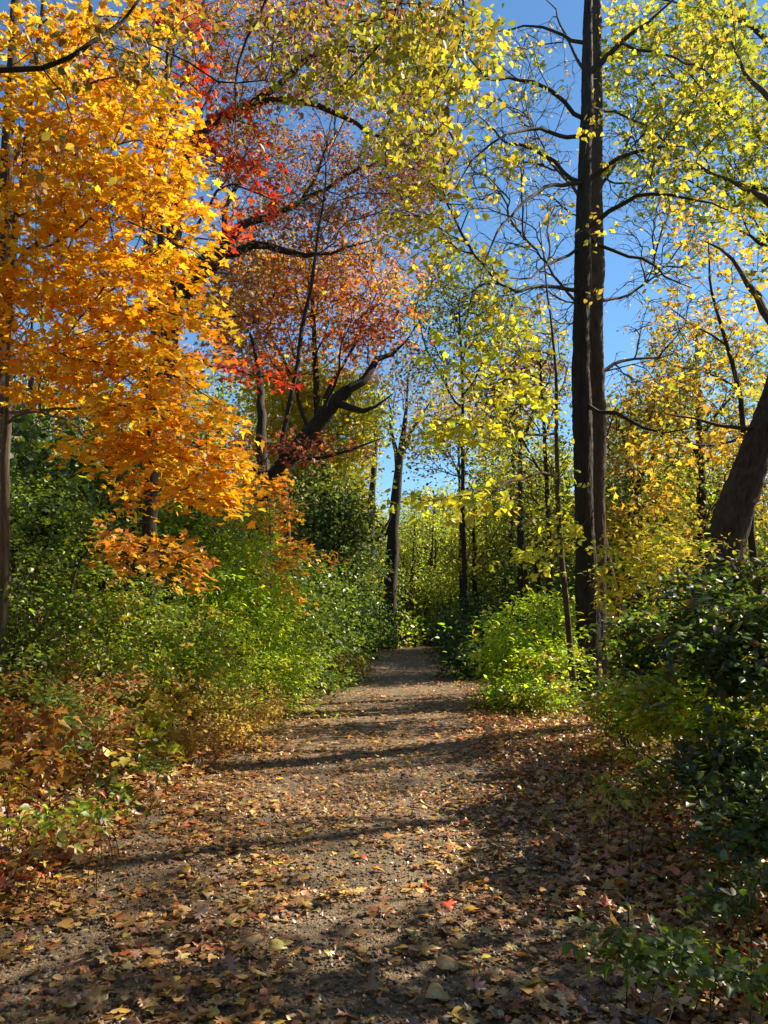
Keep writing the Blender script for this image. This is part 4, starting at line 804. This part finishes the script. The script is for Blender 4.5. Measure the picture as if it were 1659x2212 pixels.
BT = [  # px (picture x at that distance), d, kind, scale, label
 (930,56,'g',.95,'green tree straight behind the rail fence'),(1010,60,'y',.95,'yellowish tree behind the right end of the rail fence'),(870,64,'d',.9,'dark tree behind the tallest far trunk'),
 (1080,54,'g',1.0,'olive tree far behind the ivy covered trunk'),(1160,58,'y',1.05,'yellow tree far behind the thin yellow tree'),(1240,52,'d',1.0,'dark tree far behind the twin trunks'),
 (790,55,'y',.9,'pale tree behind the second far trunk'),(720,50,'g',1.05,'green tree behind the dark thicket'),(640,46,'d',1.15,'dark tree behind the orange crown'),(560,44,'o',1.15,'orange tinted tree behind the broken limb oak'),
 (1330,48,'y',1.0,'yellow tree behind the deep green low tree'),(1420,44,'g',1.05,'green tree behind the golden slim maple'),(1510,40,'o',.95,'orange tree behind the leaning trunk'),(1600,42,'g',1.05,'green tree beyond the right edge bush'),(1700,36,'y',1.1,'yellow tree past the right edge of the view'),
 (470,40,'g',1.2,'green tree on the bank behind the scarlet maple'),(380,34,'d',1.15,'dark tree on the bank behind the golden maple'),(280,38,'o',1.2,'orange tree on the bank behind the golden maple'),(170,32,'g',1.2,'green tree high on the bank at the left'),(60,28,'d',1.1,'dark tree at the left edge behind the brown trunk'),(-60,34,'o',1.2,'orange tree beyond the left edge'),
 (860,55,'u',1.0,'low dense green tree behind the left end of the rail fence'),(945,56,'u',1.1,'low dense green tree behind the middle of the rail fence'),(1060,50,'u',1.1,'low green tree right of the rail fence'),(1000,60,'u',1.3,'low green tree farther behind the fence'),
 (1090,42,'u',1.1,'low green tree behind the ivy covered trunk'),(1150,39,'v',1.1,'low dark tree behind the thin yellow tree'),(1182,29,'v',.8,'low dark tree left of the twin trunks'),(1220,36,'u',1.2,'low green tree behind the twin trunks'),(900,64,'u',1.5,'low green tree on the path axis'),(810,52,'u',1.2,'low green tree left of the tallest trunk'),
 (750,44,'v',1.2,'low dark tree over the thicket'),(690,36,'v',1.1,'low dark tree behind the thicket'),(1300,40,'u',1.2,'low green tree right of the twin trunks'),(1400,36,'v',1.1,'low dark tree behind the feathery sapling'),(1480,34,'u',1.1,'low green tree left of the leaning trunk base'),(1560,34,'u',1.1,'low green tree right of the leaning trunk base'),
 (1050,66,'u',1.7,'large low green tree deep in the wood'),(960,70,'u',1.8,'large low green tree far behind the fence'),(1140,64,'v',1.7,'large low dark tree deep in the wood'),(860,72,'v',1.7,'large low dark tree far down the path axis'),
 (900,80,'y',1.0,'distant pale tree at the end of the path axis'),(980,84,'g',1.0,'distant green tree above the fence'),(1120,78,'d',1.0,'distant dark tree right of the fence'),(810,76,'g',1.0,'distant green tree left of the tallest trunk'),(1290,72,'g',1.1,'distant green tree between the twin trunks and the leaning trunk'),(1480,66,'y',1.1,'distant yellow tree behind the leaning trunk'),(690,70,'o',1.1,'distant orange tree left of the sky gap'),(1390,84,'d',1.1,'distant dark tree at the right')]
for i, (px, d, k, s, lab) in enumerate(BT):
    p = U(px, 1340, d)
    if k not in kinds:
        nm, h, cr, pal, sz, n = PK[k]; o = proto(nm, h, cr, pal, sz, n, label=lab, at=(p[0], p[1])); kinds[k] = o
    else: o = copy_tree(kinds[k])
    place(o, p[0], p[1], s, rng.uniform(0, 6.28), lab)
# shrubs under the trees
def proto_shrub(name, label, at, pal, size=.12, h=2.0, r=1.6):
    x, y = at; z = float(tz(x, y)); root = thing(name, label, 'shrub', (x, y, z)); pl = Plant(.4, .005, .5)
    for i in range(6):
        a = i*1.05; e = np.array([x+math.cos(a)*r*.6, y+math.sin(a)*r*.6, z+h*.7]); pl.line([(x+math.cos(a)*.1,y+math.sin(a)*.1,z-.1), ((x+e[0])/2,(y+e[1])/2,z+h*.45), e], [.025,.018,.008], attach=False)
    pl.grow(ell_pts([(x,y,z+h*.55,r,r,h*.45),(x+r*.4,y,z+h*.3,r*.8,r*.7,h*.3),(x-r*.4,y+.2,z+h*.35,r*.8,r*.7,h*.3)], 150, .1), .15)
    t = Buf()
    for b in pl.bufs():
        off = 0
        for v, f, c, m in zip(b.v, b.f, b.c, b.m): t.add(v, f-off, c, 0); off += len(v)
    t.build('stem', M_TWIG, root, (x,y,z)); lb = Buf(); sprays(lb, pl, size=size, k=14, L=.5, pal=pal, T=DIAM, flat=.4, thick=.4, twig=False, fill=.2); lb.build('foliage', M_WAXY, root, (x,y,z)); return root
SK = {}
SPAL = dict(g=FOREST+BANKG[:2], d=DGRN+BANKD, b=BGRN[:3]+YG2)
UB = [(850,50,'d','dark undergrowth bush left of the rail fence'),(895,52,'b','bright bush right behind the rail fence'),(940,53,'g','green bush behind the middle of the rail fence'),(985,50,'d','dark bush at the right end of the rail fence'),(1030,42,'g','green bush at the far right path edge'),
 (1075,36,'d','dark bush beneath the ivy covered trunk'),(1120,44,'b','sunlit bush far behind the glowing green bush'),(1180,38,'g','green undergrowth behind the thin yellow tree'),(1240,32,'d','dark undergrowth behind the twin trunks'),(1300,28,'g','green undergrowth right behind the twin trunks'),
 (1350,24,'b','sunlit bush between the twin trunks and the leaning trunk'),(1410,30,'d','dark bush under the deep green tree'),(1460,22,'g','green bush left of the leaning trunk base'),(1530,28,'b','sunlit bush behind the leaning trunk'),(1600,20,'d','dark bush behind the right edge bush'),(1660,26,'g','green bush at the right edge far back'),
 (790,46,'g','green bush at the left end of the far bend'),(770,40,'d','dark bush on the left before the far bend'),(720,36,'g','green bush in the thicket left of the path'),(670,30,'d','dark bush behind the bank shrubs'),(610,26,'g','green bush on the bank top behind the arching shrub'),(540,22,'d','dark bush on the bank top behind the orange sapling'),(460,19,'g','green bush on the bank top under the oaks'),(380,17,'d','dark bush on the bank top behind the golden spray'),(290,15,'g','green bush on the bank top under the golden maple'),(200,13.5,'d','dark bush on the bank top left of the sapling'),(90,12.5,'g','green bush on the bank top near the left edge'),(-20,12,'d','dark bush at the left edge on the bank top'),
 (870,70,'g','far bush behind the tallest trunk'),(960,72,'d','far dark bush beyond the fence'),(1060,68,'g','far green bush right of the path end'),(1200,60,'d','far dark bush behind the twin trunks'),(760,62,'d','far dark bush left of the path end'),(1330,56,'g','far green bush in the right woods'),(1450,50,'d','far dark bush in the right woods')]
for px, d, k, lab in UB:
    p = U(px, 1340, d)
    if k not in SK: o = SK[k] = proto_shrub('woodland_shrub', lab, (p[0], p[1]), SPAL[k])
    else: o = copy_tree(SK[k])
    s = rng.uniform(1.0, 1.45)*(1.0 if d < 35 else 1.35)*(.62 if 800 < px < 1000 and d < 60 else 1); o.location = (p[0], p[1], float(tz(p[0], p[1]))-.05); o.scale = (s, s, s*rng.uniform(.8, 1.1)); o.rotation_euler = (0,0,rng.uniform(0,6.28)); o['label'] = lab; o['group'] = 'undergrowth shrubs in the woods'
# far wood as one mass
b = Buf(); n = 52000
th = rng.uniform(-1.15, 1.15, n); rr = rng.uniform(95, 140, n); hh = rng.beta(1.3, 1.7, n)
P = np.stack([rr*np.sin(th), rr*np.cos(th), np.zeros(n)], 1); top = 11+3.0*wob(P[:,0], P[:,1], .25)*2+rng.normal(0, .8, n)
P[:,2] = tz(P[:,0], P[:,1])+hh*top.clip(4)
ci = (np.floor(rng.random(n)*3+wob(P[:,0], P[:,1], .3)*2).astype(int)) % 5
leaves(b, P, rng.normal(0,1,(n,3))+np.array([0,0,.6]), rng.normal(0,1,(n,3)), rng.uniform(.5,1.0,n), palette([(.26,.30,.06),(.38,.34,.06),(.16,.2,.05),(.42,.28,.05),(.3,.22,.05)], n, ci), DIAM)
o = b.build('far_woods', M_LEAF); tag(o, 'far off wood seen between the trunks', 'woods', kind='stuff')

# ================================================================ trees standing to the right, outside the frame, that throw the shade
SH = [  # x,y,h,cr,n,label
 (6.6,8.4,5.8,1.8,300,'small dense tree shading the right bush','linden_tree',.10,.2),
 (5.2,4.9,8.2,2.0,520,'small tree just outside the right edge','linden_tree',.10,.15),
 (14.5,14.0,13,3.0,240,'tall tree to the right casting dappled shade','oak_tree',.13,.45),
 (12,14.2,14,2.0,170,'tall slender tree right of the leaning trunk outside the frame','oak_tree',.13,.6),
 (11.8,20,13,2.6,200,'tall tree right of the leaning trunk','oak_tree',.13,.45),
 (17,23,15,3.6,240,'tall tree deep in the right wood','oak_tree',.13,.45)]
proto('oak_tree', 16.2, 2.3, YG2, .13, 200, label='high crowned tree outside the frame, its shade on the left trail edge', at=(10.5, 11.4), k=9, L=.5, top=4.5)
proto('oak_tree', 13, 2.3, YG2, .13, 330, label='high crowned tree outside the frame beside the nearest one, its shade on the near trail', at=(8.6, 6.6), k=9, L=.5, top=6)
for x, y, h, cr, n, lab, nm, sz, low in SH:
    proto(nm, h, cr, YG2 if h > 8 else DARKB, sz, n, label=lab, at=(x, y), k=9 if h > 8 else 16, L=.5, low=low)
RT = [(-6.5,-1.5,'d',1.0),(-9,3.5,'g',1.15),(-12,8,'d',1.2),(-4.8,-5.5,'g',1.1),(0.5,-6.5,'d',1.1),(5.5,-5.0,'g',1.1),(8.5,.5,'d',1.05),(-10.5,-5,'y',1.1),(11.5,-4.5,'g',1.15),(-1.5,-12,'y',1.2),(5,-11.5,'d',1.2),(-8,-11,'g',1.2),(12.5,3.5,'g',1.1),(-15,2,'y',1.2),(-16,12,'g',1.2)]  # unseen trees added to block sky light from behind and beside the viewpoint
for i, (x, y, k, s) in enumerate(RT):
    o = copy_tree(kinds[k]); place(o, x, y, s, rng.uniform(0, 6.28), 'unseen tree %s the viewpoint, %s and %s' % (['behind and left of','directly left of','directly right of','behind and right of'][(0 if y < 0 else 1) if x < 0 else (3 if y < 0 else 2)], ['nearest','next nearest','middle','farther','farthest'][i % 5], ['leafiest','tallest','broadest'][i % 3])); o['group'] = 'trees added around the viewpoint outside the view'
# unseen high boughs added over the viewpoint, keeping sky light off the foreground
proto('oak_tree', 11.5, 3.8, YG2, .14, 850, label='unseen broad oak just left of the viewpoint, added to roof the trail', at=(-4.2,-2.6), k=12, L=.6, top=4.5)
proto('oak_tree', 12, 3.8, YG2, .14, 850, label='unseen broad oak just right of the viewpoint, added to roof the trail', at=(3.4,-3.2), k=12, L=.6, top=4.5)
#@@L
# ================================================================ leaf litter and gravel
def litter_at(x, y, size, T, pal, b, idx=None, tilt=.2, lift=.02, var=.22):
    n = len(x); e = .05
    zx = (tz(x+e, y)-tz(x-e, y))/(2*e); zy = (tz(x, y+e)-tz(x, y-e))/(2*e)
    nm = np.stack([-zx, -zy, np.ones(n)], 1)+rng.normal(0, tilt, (n, 3))*np.array([1,1,.2])
    P = np.stack([x, y, tz(x, y)+.012+np.abs(rng.normal(0, lift, n))], 1)
    D = rng.normal(0, 1, (n, 3))*np.array([1,1,.1])
    leaves(b, P, nm, D, size*(0.9+.12*np.exp(-(y/3.6)**2)), palette(pal, n, idx, var), T, curl=rng.normal(.2, 1.3, n))
DRY = [(.40,.22,.06),(.50,.31,.10),(.26,.125,.038),(.32,.12,.045),(.60,.42,.18),(.35,.155,.065),(.44,.27,.055),(.18,.08,.028),(.23,.11,.042)]
DRYW = DRY+DRY+[(.58,.20,.03),(.62,.32,.04),(.48,.10,.03),(.60,.40,.07)]
YLW = [(.66,.42,.05),(.6,.30,.04),(.55,.12,.03),(.62,.45,.12)]
def cover(n, x0, x1, y0, y1, p): 
    y = y0*(y1/y0)**rng.random(n*3); x = rng.uniform(x0, x1, n*3); keep = rng.random(n*3) < p(x, y); return x[keep][:n], y[keep][:n]
def pathfac(x, y): return np.abs(x-path_c(y))/1.72
litter = Buf()
def dens(x, y):
    f = pathfac(x, y); clump = np.clip(.5+1.5*wob(x, y, 2.2)+.9*wob(x*2, y*2, 3.1), .12, 1)
    bare = np.exp(-((x+.15)**2/.5))*.55+np.exp(-((x+1.3)**2/.25))*.25
    return np.where(f < 1, clump*(.62-bare*.62+.45*f**3), .95)
for T, n, s, pal in [(MAPLE, 22000, .055, DRY), (OAK, 15000, .078, DRY), (HEART, 21000, .050, DRY+YLW[:1]), (OVATE, 31000, .048, DRYW), (MAPLE, 800, .07, YLW), (HEART, 700, .06, YLW)]:
    x, y = cover(n, -5.2, 4.2, 1.6, 17, dens); litter_at(x, y, s*np.exp(rng.normal(0, .22, len(x))), T, pal, litter)
for T, n, s, pal in [(MAPLE_S, 18000, .085, DRYW+YLW), (OVATE, 18000, .08, DRYW+[(.6,.15,.04)])]:
    x, y = cover(n, -6, 7, 9, 46, lambda x, y: np.where(pathfac(x, y) < 1, .25+.35*pathfac(x, y)**2, 1)); litter_at(x, y, s*np.exp(rng.normal(0, .22, len(x))), T, pal, litter, tilt=.22)
# small broken crumbs between the leaves
x, y = cover(60000, -3, 2.2, 1.7, 10, lambda x, y: dens(x, y)*.8+.2); litter_at(x, y, rng.uniform(.010, .032, len(x)), DIAM, DRY, litter, tilt=.5, lift=.006)
# verge and bank: thicker, yellower
x, y = cover(15000, .8, 4.6, 2.2, 15, lambda x, y: (pathfac(x, y) > .85)*1.0); litter_at(x, y, .064*np.exp(rng.normal(0, .22, len(x))), MAPLE_S, DRYW+YLW, litter, lift=.05, tilt=.45)
x, y = cover(24000, -6, -2.0, 3, 15, lambda x, y: (pathfac(x, y) > .85)*1.0); litter_at(x, y, .08*np.exp(rng.normal(0, .22, len(x))), MAPLE_S, DRYW+[(.5,.1,.04),(.62,.44,.2),(.6,.4,.12)], litter, lift=.09, tilt=.5)
# the wider wood floor
x, y = cover(30000, -30, 30, 6, 70, lambda x, y: (pathfac(x, y) > 1.3)*1.0); litter_at(x, y, .14*np.exp(rng.normal(0, .25, len(x))), DIAM, DRYW, litter, tilt=.3)
o = litter.build('leaf_litter', M_DRY); tag(o, 'brown, tan and golden fallen leaves covering the trail and its banks', 'leaf litter', kind='stuff')
# stones
b = Buf(); n = 15000
y = 1.8*(9/1.8)**rng.random(n); x = path_c(y)+rng.uniform(-1.75, 1.85, n); s = np.exp(rng.normal(0, .45, n))*.0062
cube = np.array([(i,j,k) for i in (-1,1) for j in (-1,1) for k in (-1,1)], float)
V = cube[None]*rng.uniform(.55, 1.2, (n,8,3))*np.array([1.2,1,.65]); a = rng.uniform(0, 6.28, n); ca, sa = np.cos(a)[:,None], np.sin(a)[:,None]
V = np.stack([V[...,0]*ca-V[...,1]*sa, V[...,0]*sa+V[...,1]*ca, V[...,2]], -1)*s[:,None,None]+np.stack([x, y, tz(x, y)+.008], 1)[:,None]
fc = np.array([(0,1,3,2),(4,6,7,5),(0,4,5,1),(2,3,7,6),(0,2,6,4),(1,5,7,3)])
b.add(V.reshape(-1,3), (fc[None]+(np.arange(n)*8)[:,None,None]).reshape(-1,4), np.repeat(palette([(.14,.11,.085),(.10,.08,.06),(.19,.155,.12),(.12,.085,.06)], n), 8, 0))
m, nt, out = mat('stone'); at = N(nt, 'ShaderNodeAttribute', attribute_name='col'); pr = N(nt, 'ShaderNodeBsdfPrincipled', Roughness=.8); nt.links.new(at.outputs['Color'], pr.inputs['Base Color']); nt.links.new(pr.outputs[0], out.inputs[0])
o = b.build('gravel', m); tag(o, 'small grey stones showing between the fallen leaves', 'gravel', kind='stuff')

# fallen leaves that stand out
FL = [ # px,py,template,size,colour,curl,label
 (395,1888,HEART,.10,(.75,.40,.03),1.5,'bright orange yellow curled leaf alone on the shaded left half of the trail'),
 (805,1887,MAPLE,.10,(.80,.36,.02),1.5,'golden leaf on the sunny patch just right of the red one'),
 (775,1864,HEART,.09,(.70,.09,.03),2.5,'small curled red leaf on the edge of the sunny patch'),
 (652,1967,MAPLE,.12,(.62,.38,.04),.8,'mustard maple leaf in the middle of the trail'),
 (377,1985,HEART,.13,(.60,.42,.18),1,'large pale tan leaf below the orange curled leaf'),
 (442,1937,OVATE,.14,(.62,.44,.20),1.2,'long pale leaf between the orange leaf and the mustard maple leaf'),
 (530,2062,HEART,.13,(.60,.46,.20),.8,'left one of two pale yellow leaves side by side low on the trail'),
 (580,2060,HEART,.12,(.66,.54,.16),1.2,'right one of two pale yellow leaves side by side low on the trail'),
 (498,2018,OVATE,.12,(.64,.52,.18),1.4,'narrow pale green yellow leaf above the pale pair'),
 (385,2122,OVATE,.13,(.66,.50,.10),1,'yellow leaf lying flat near the bottom between two pinkish oak leaves'),
 (560,2122,HEART,.12,(.60,.44,.12),1,'dull yellow round leaf right of the pinkish oak leaf near the bottom'),
 (117,2122,OAK,.17,(.42,.20,.17),.8,'pinkish lobed oak leaf near the bottom left corner'),
 (505,2118,OAK,.16,(.38,.19,.15),.8,'pinkish grey oak leaf low in the middle of the trail'),
 (300,2060,OAK,.15,(.42,.22,.15),1,'rosy oak leaf up left of the flat yellow leaf'),
 (200,2162,HEART,.12,(.62,.42,.10),1.2,'yellow brown leaf above the tan maple leaf at bottom left'),
 (165,2185,HEART,.11,(.60,.44,.12),.8,'yellow round leaf at the bottom edge left of the tan maple leaf'),
 (218,2182,MAPLE,.14,(.52,.34,.16),1,'tan maple leaf at the bottom left'),
 (465,2178,MAPLE,.14,(.54,.36,.16),1,'tan maple leaf at the bottom edge in the middle'),
 (60,1925,HEART,.09,(.72,.40,.04),1,'orange leaf at the left edge beside the sunlit heap'),
 (695,1770,HEART,.09,(.76,.38,.03),2,'golden upturned leaf up the trail before the shadow band'),
 (35,1985,OVATE,.13,(.50,.46,.16),1,'long green yellow leaf at the left edge'),
 (59,2055,OVATE,.11,(.56,.40,.18),1.6,'thin curled tan leaf at the left edge lower down'),
 (965,1962,MAPLE,.12,(.72,.11,.03),1.6,'vivid red orange maple leaf at the lower end of the sunny patch'),
 (1030,1975,HEART,.10,(.80,.48,.03),1.8,'bright yellow curled leaf just right of the vivid red one'),
 (1085,1955,OVATE,.12,(.55,.26,.06),1.6,'brown orange curled leaf above the bright yellow curled one'),
 (1212,1957,MAPLE,.11,(.72,.46,.04),1,'yellow maple leaf in the shade right of the trail centre'),
 (1290,1962,HEART,.13,(.58,.46,.20),1,'pale leaf right of the yellow maple leaf in the shade'),
 (1455,1967,HEART,.12,(.58,.50,.10),1,'yellow green leaf near the broad dark weed'),
 (890,2025,HEART,.12,(.42,.42,.16),1.2,'olive green leaf below the vivid red leaf'),
 (905,2072,MAPLE,.13,(.62,.42,.12),1.2,'ochre maple leaf directly below the olive one'),
 (967,2110,HEART,.13,(.56,.36,.16),1,'tan rounded leaf low on the right half of the trail'),
 (1005,2137,OAK,.14,(.44,.22,.17),1.4,'pink brown oak leaf just under the tan rounded one'),
 (960,2158,HEART,.12,(.62,.46,.20),1,'pale crumpled leaf near the bottom edge right of centre'),
 (1130,2150,OVATE,.15,(.30,.34,.08),.8,'dull green leaf near the bottom edge'),
 (1175,2140,HEART,.11,(.68,.42,.05),1.2,'golden leaf touching the dull green one'),
 (1405,2182,MAPLE,.17,(.52,.30,.15),1,'big tan maple leaf at the bottom right by the weeds'),
 (1155,1824,MAPLE,.12,(.75,.20,.03),2,'orange maple leaf on the sunny verge'),
 (1100,1905,OVATE,.10,(.70,.34,.04),1.6,'orange leaf at the shadow edge below the sunny verge'),
 (1030,1842,HEART,.09,(.76,.42,.03),1.5,'yellow leaf on the right side of the sunny patch'),
 (1230,1812,HEART,.11,(.62,.58,.06),1.5,'green yellow leaf standing on edge in the right verge'),
 (877,1656,HEART,.10,(.76,.42,.03),1,'golden leaf far up the shaded middle of the trail'),
 (950,1725,MAPLE,.10,(.74,.26,.03),1,'orange leaf above the sunny patch'),
 (1117,1727,MAPLE,.10,(.60,.04,.04),1.4,'crimson leaf on the right verge up the trail'),
 (1112,1782,OAK,.14,(.66,.54,.36),1.6,'whitish upright oak leaf at the verge'),
 (70,1850,MAPLE,.11,(.70,.58,.34),1.6,'large cream maple leaf glowing on the sunlit heap at the left edge'),
 (95,1878,MAPLE,.12,(.76,.38,.04),1.4,'golden maple leaf at the foot of the cream one')]
SUBC = {}
for px, py, T, s, c, cu, lab in FL:
    q = G(px, py); b = Buf(); z = float(tz(q[0], q[1]))
    C = palette([c], 1, var=.03)
    D0 = np.array([[rng.normal(), rng.normal(), 0]]); P0 = np.array([[q[0], q[1], z+.03]]); nmv = np.array([[0,0,1.0]])+rng.normal(0,.16,(1,3)); nmv[0,1] -= .12
    s *= .78
    leaves(b, P0, nmv, D0, np.array([s]), C, T, curl=np.array([cu*1.1]))
    v = b.v[0]; d = nrm(P0[0]-v[0]); tube(b, [v[1], v[1]+d*s*.25, v[1]+d*s*.5+np.array([0,0,-.008])], [.0012,.001,.001], 3)
    b.c[-1][:] = C[0]*.6; b.c[-2][:] = C[0]*.6
    o = b.build('fallen_leaf', M_DRY, origin=(q[0], q[1], z)); tag(o, lab, 'leaf', 'fallen leaves that stand out on the trail')
    md = o.modifiers.new('thick', 'SOLIDIFY'); md.thickness = .0012
print('LEAVES', NL[0])
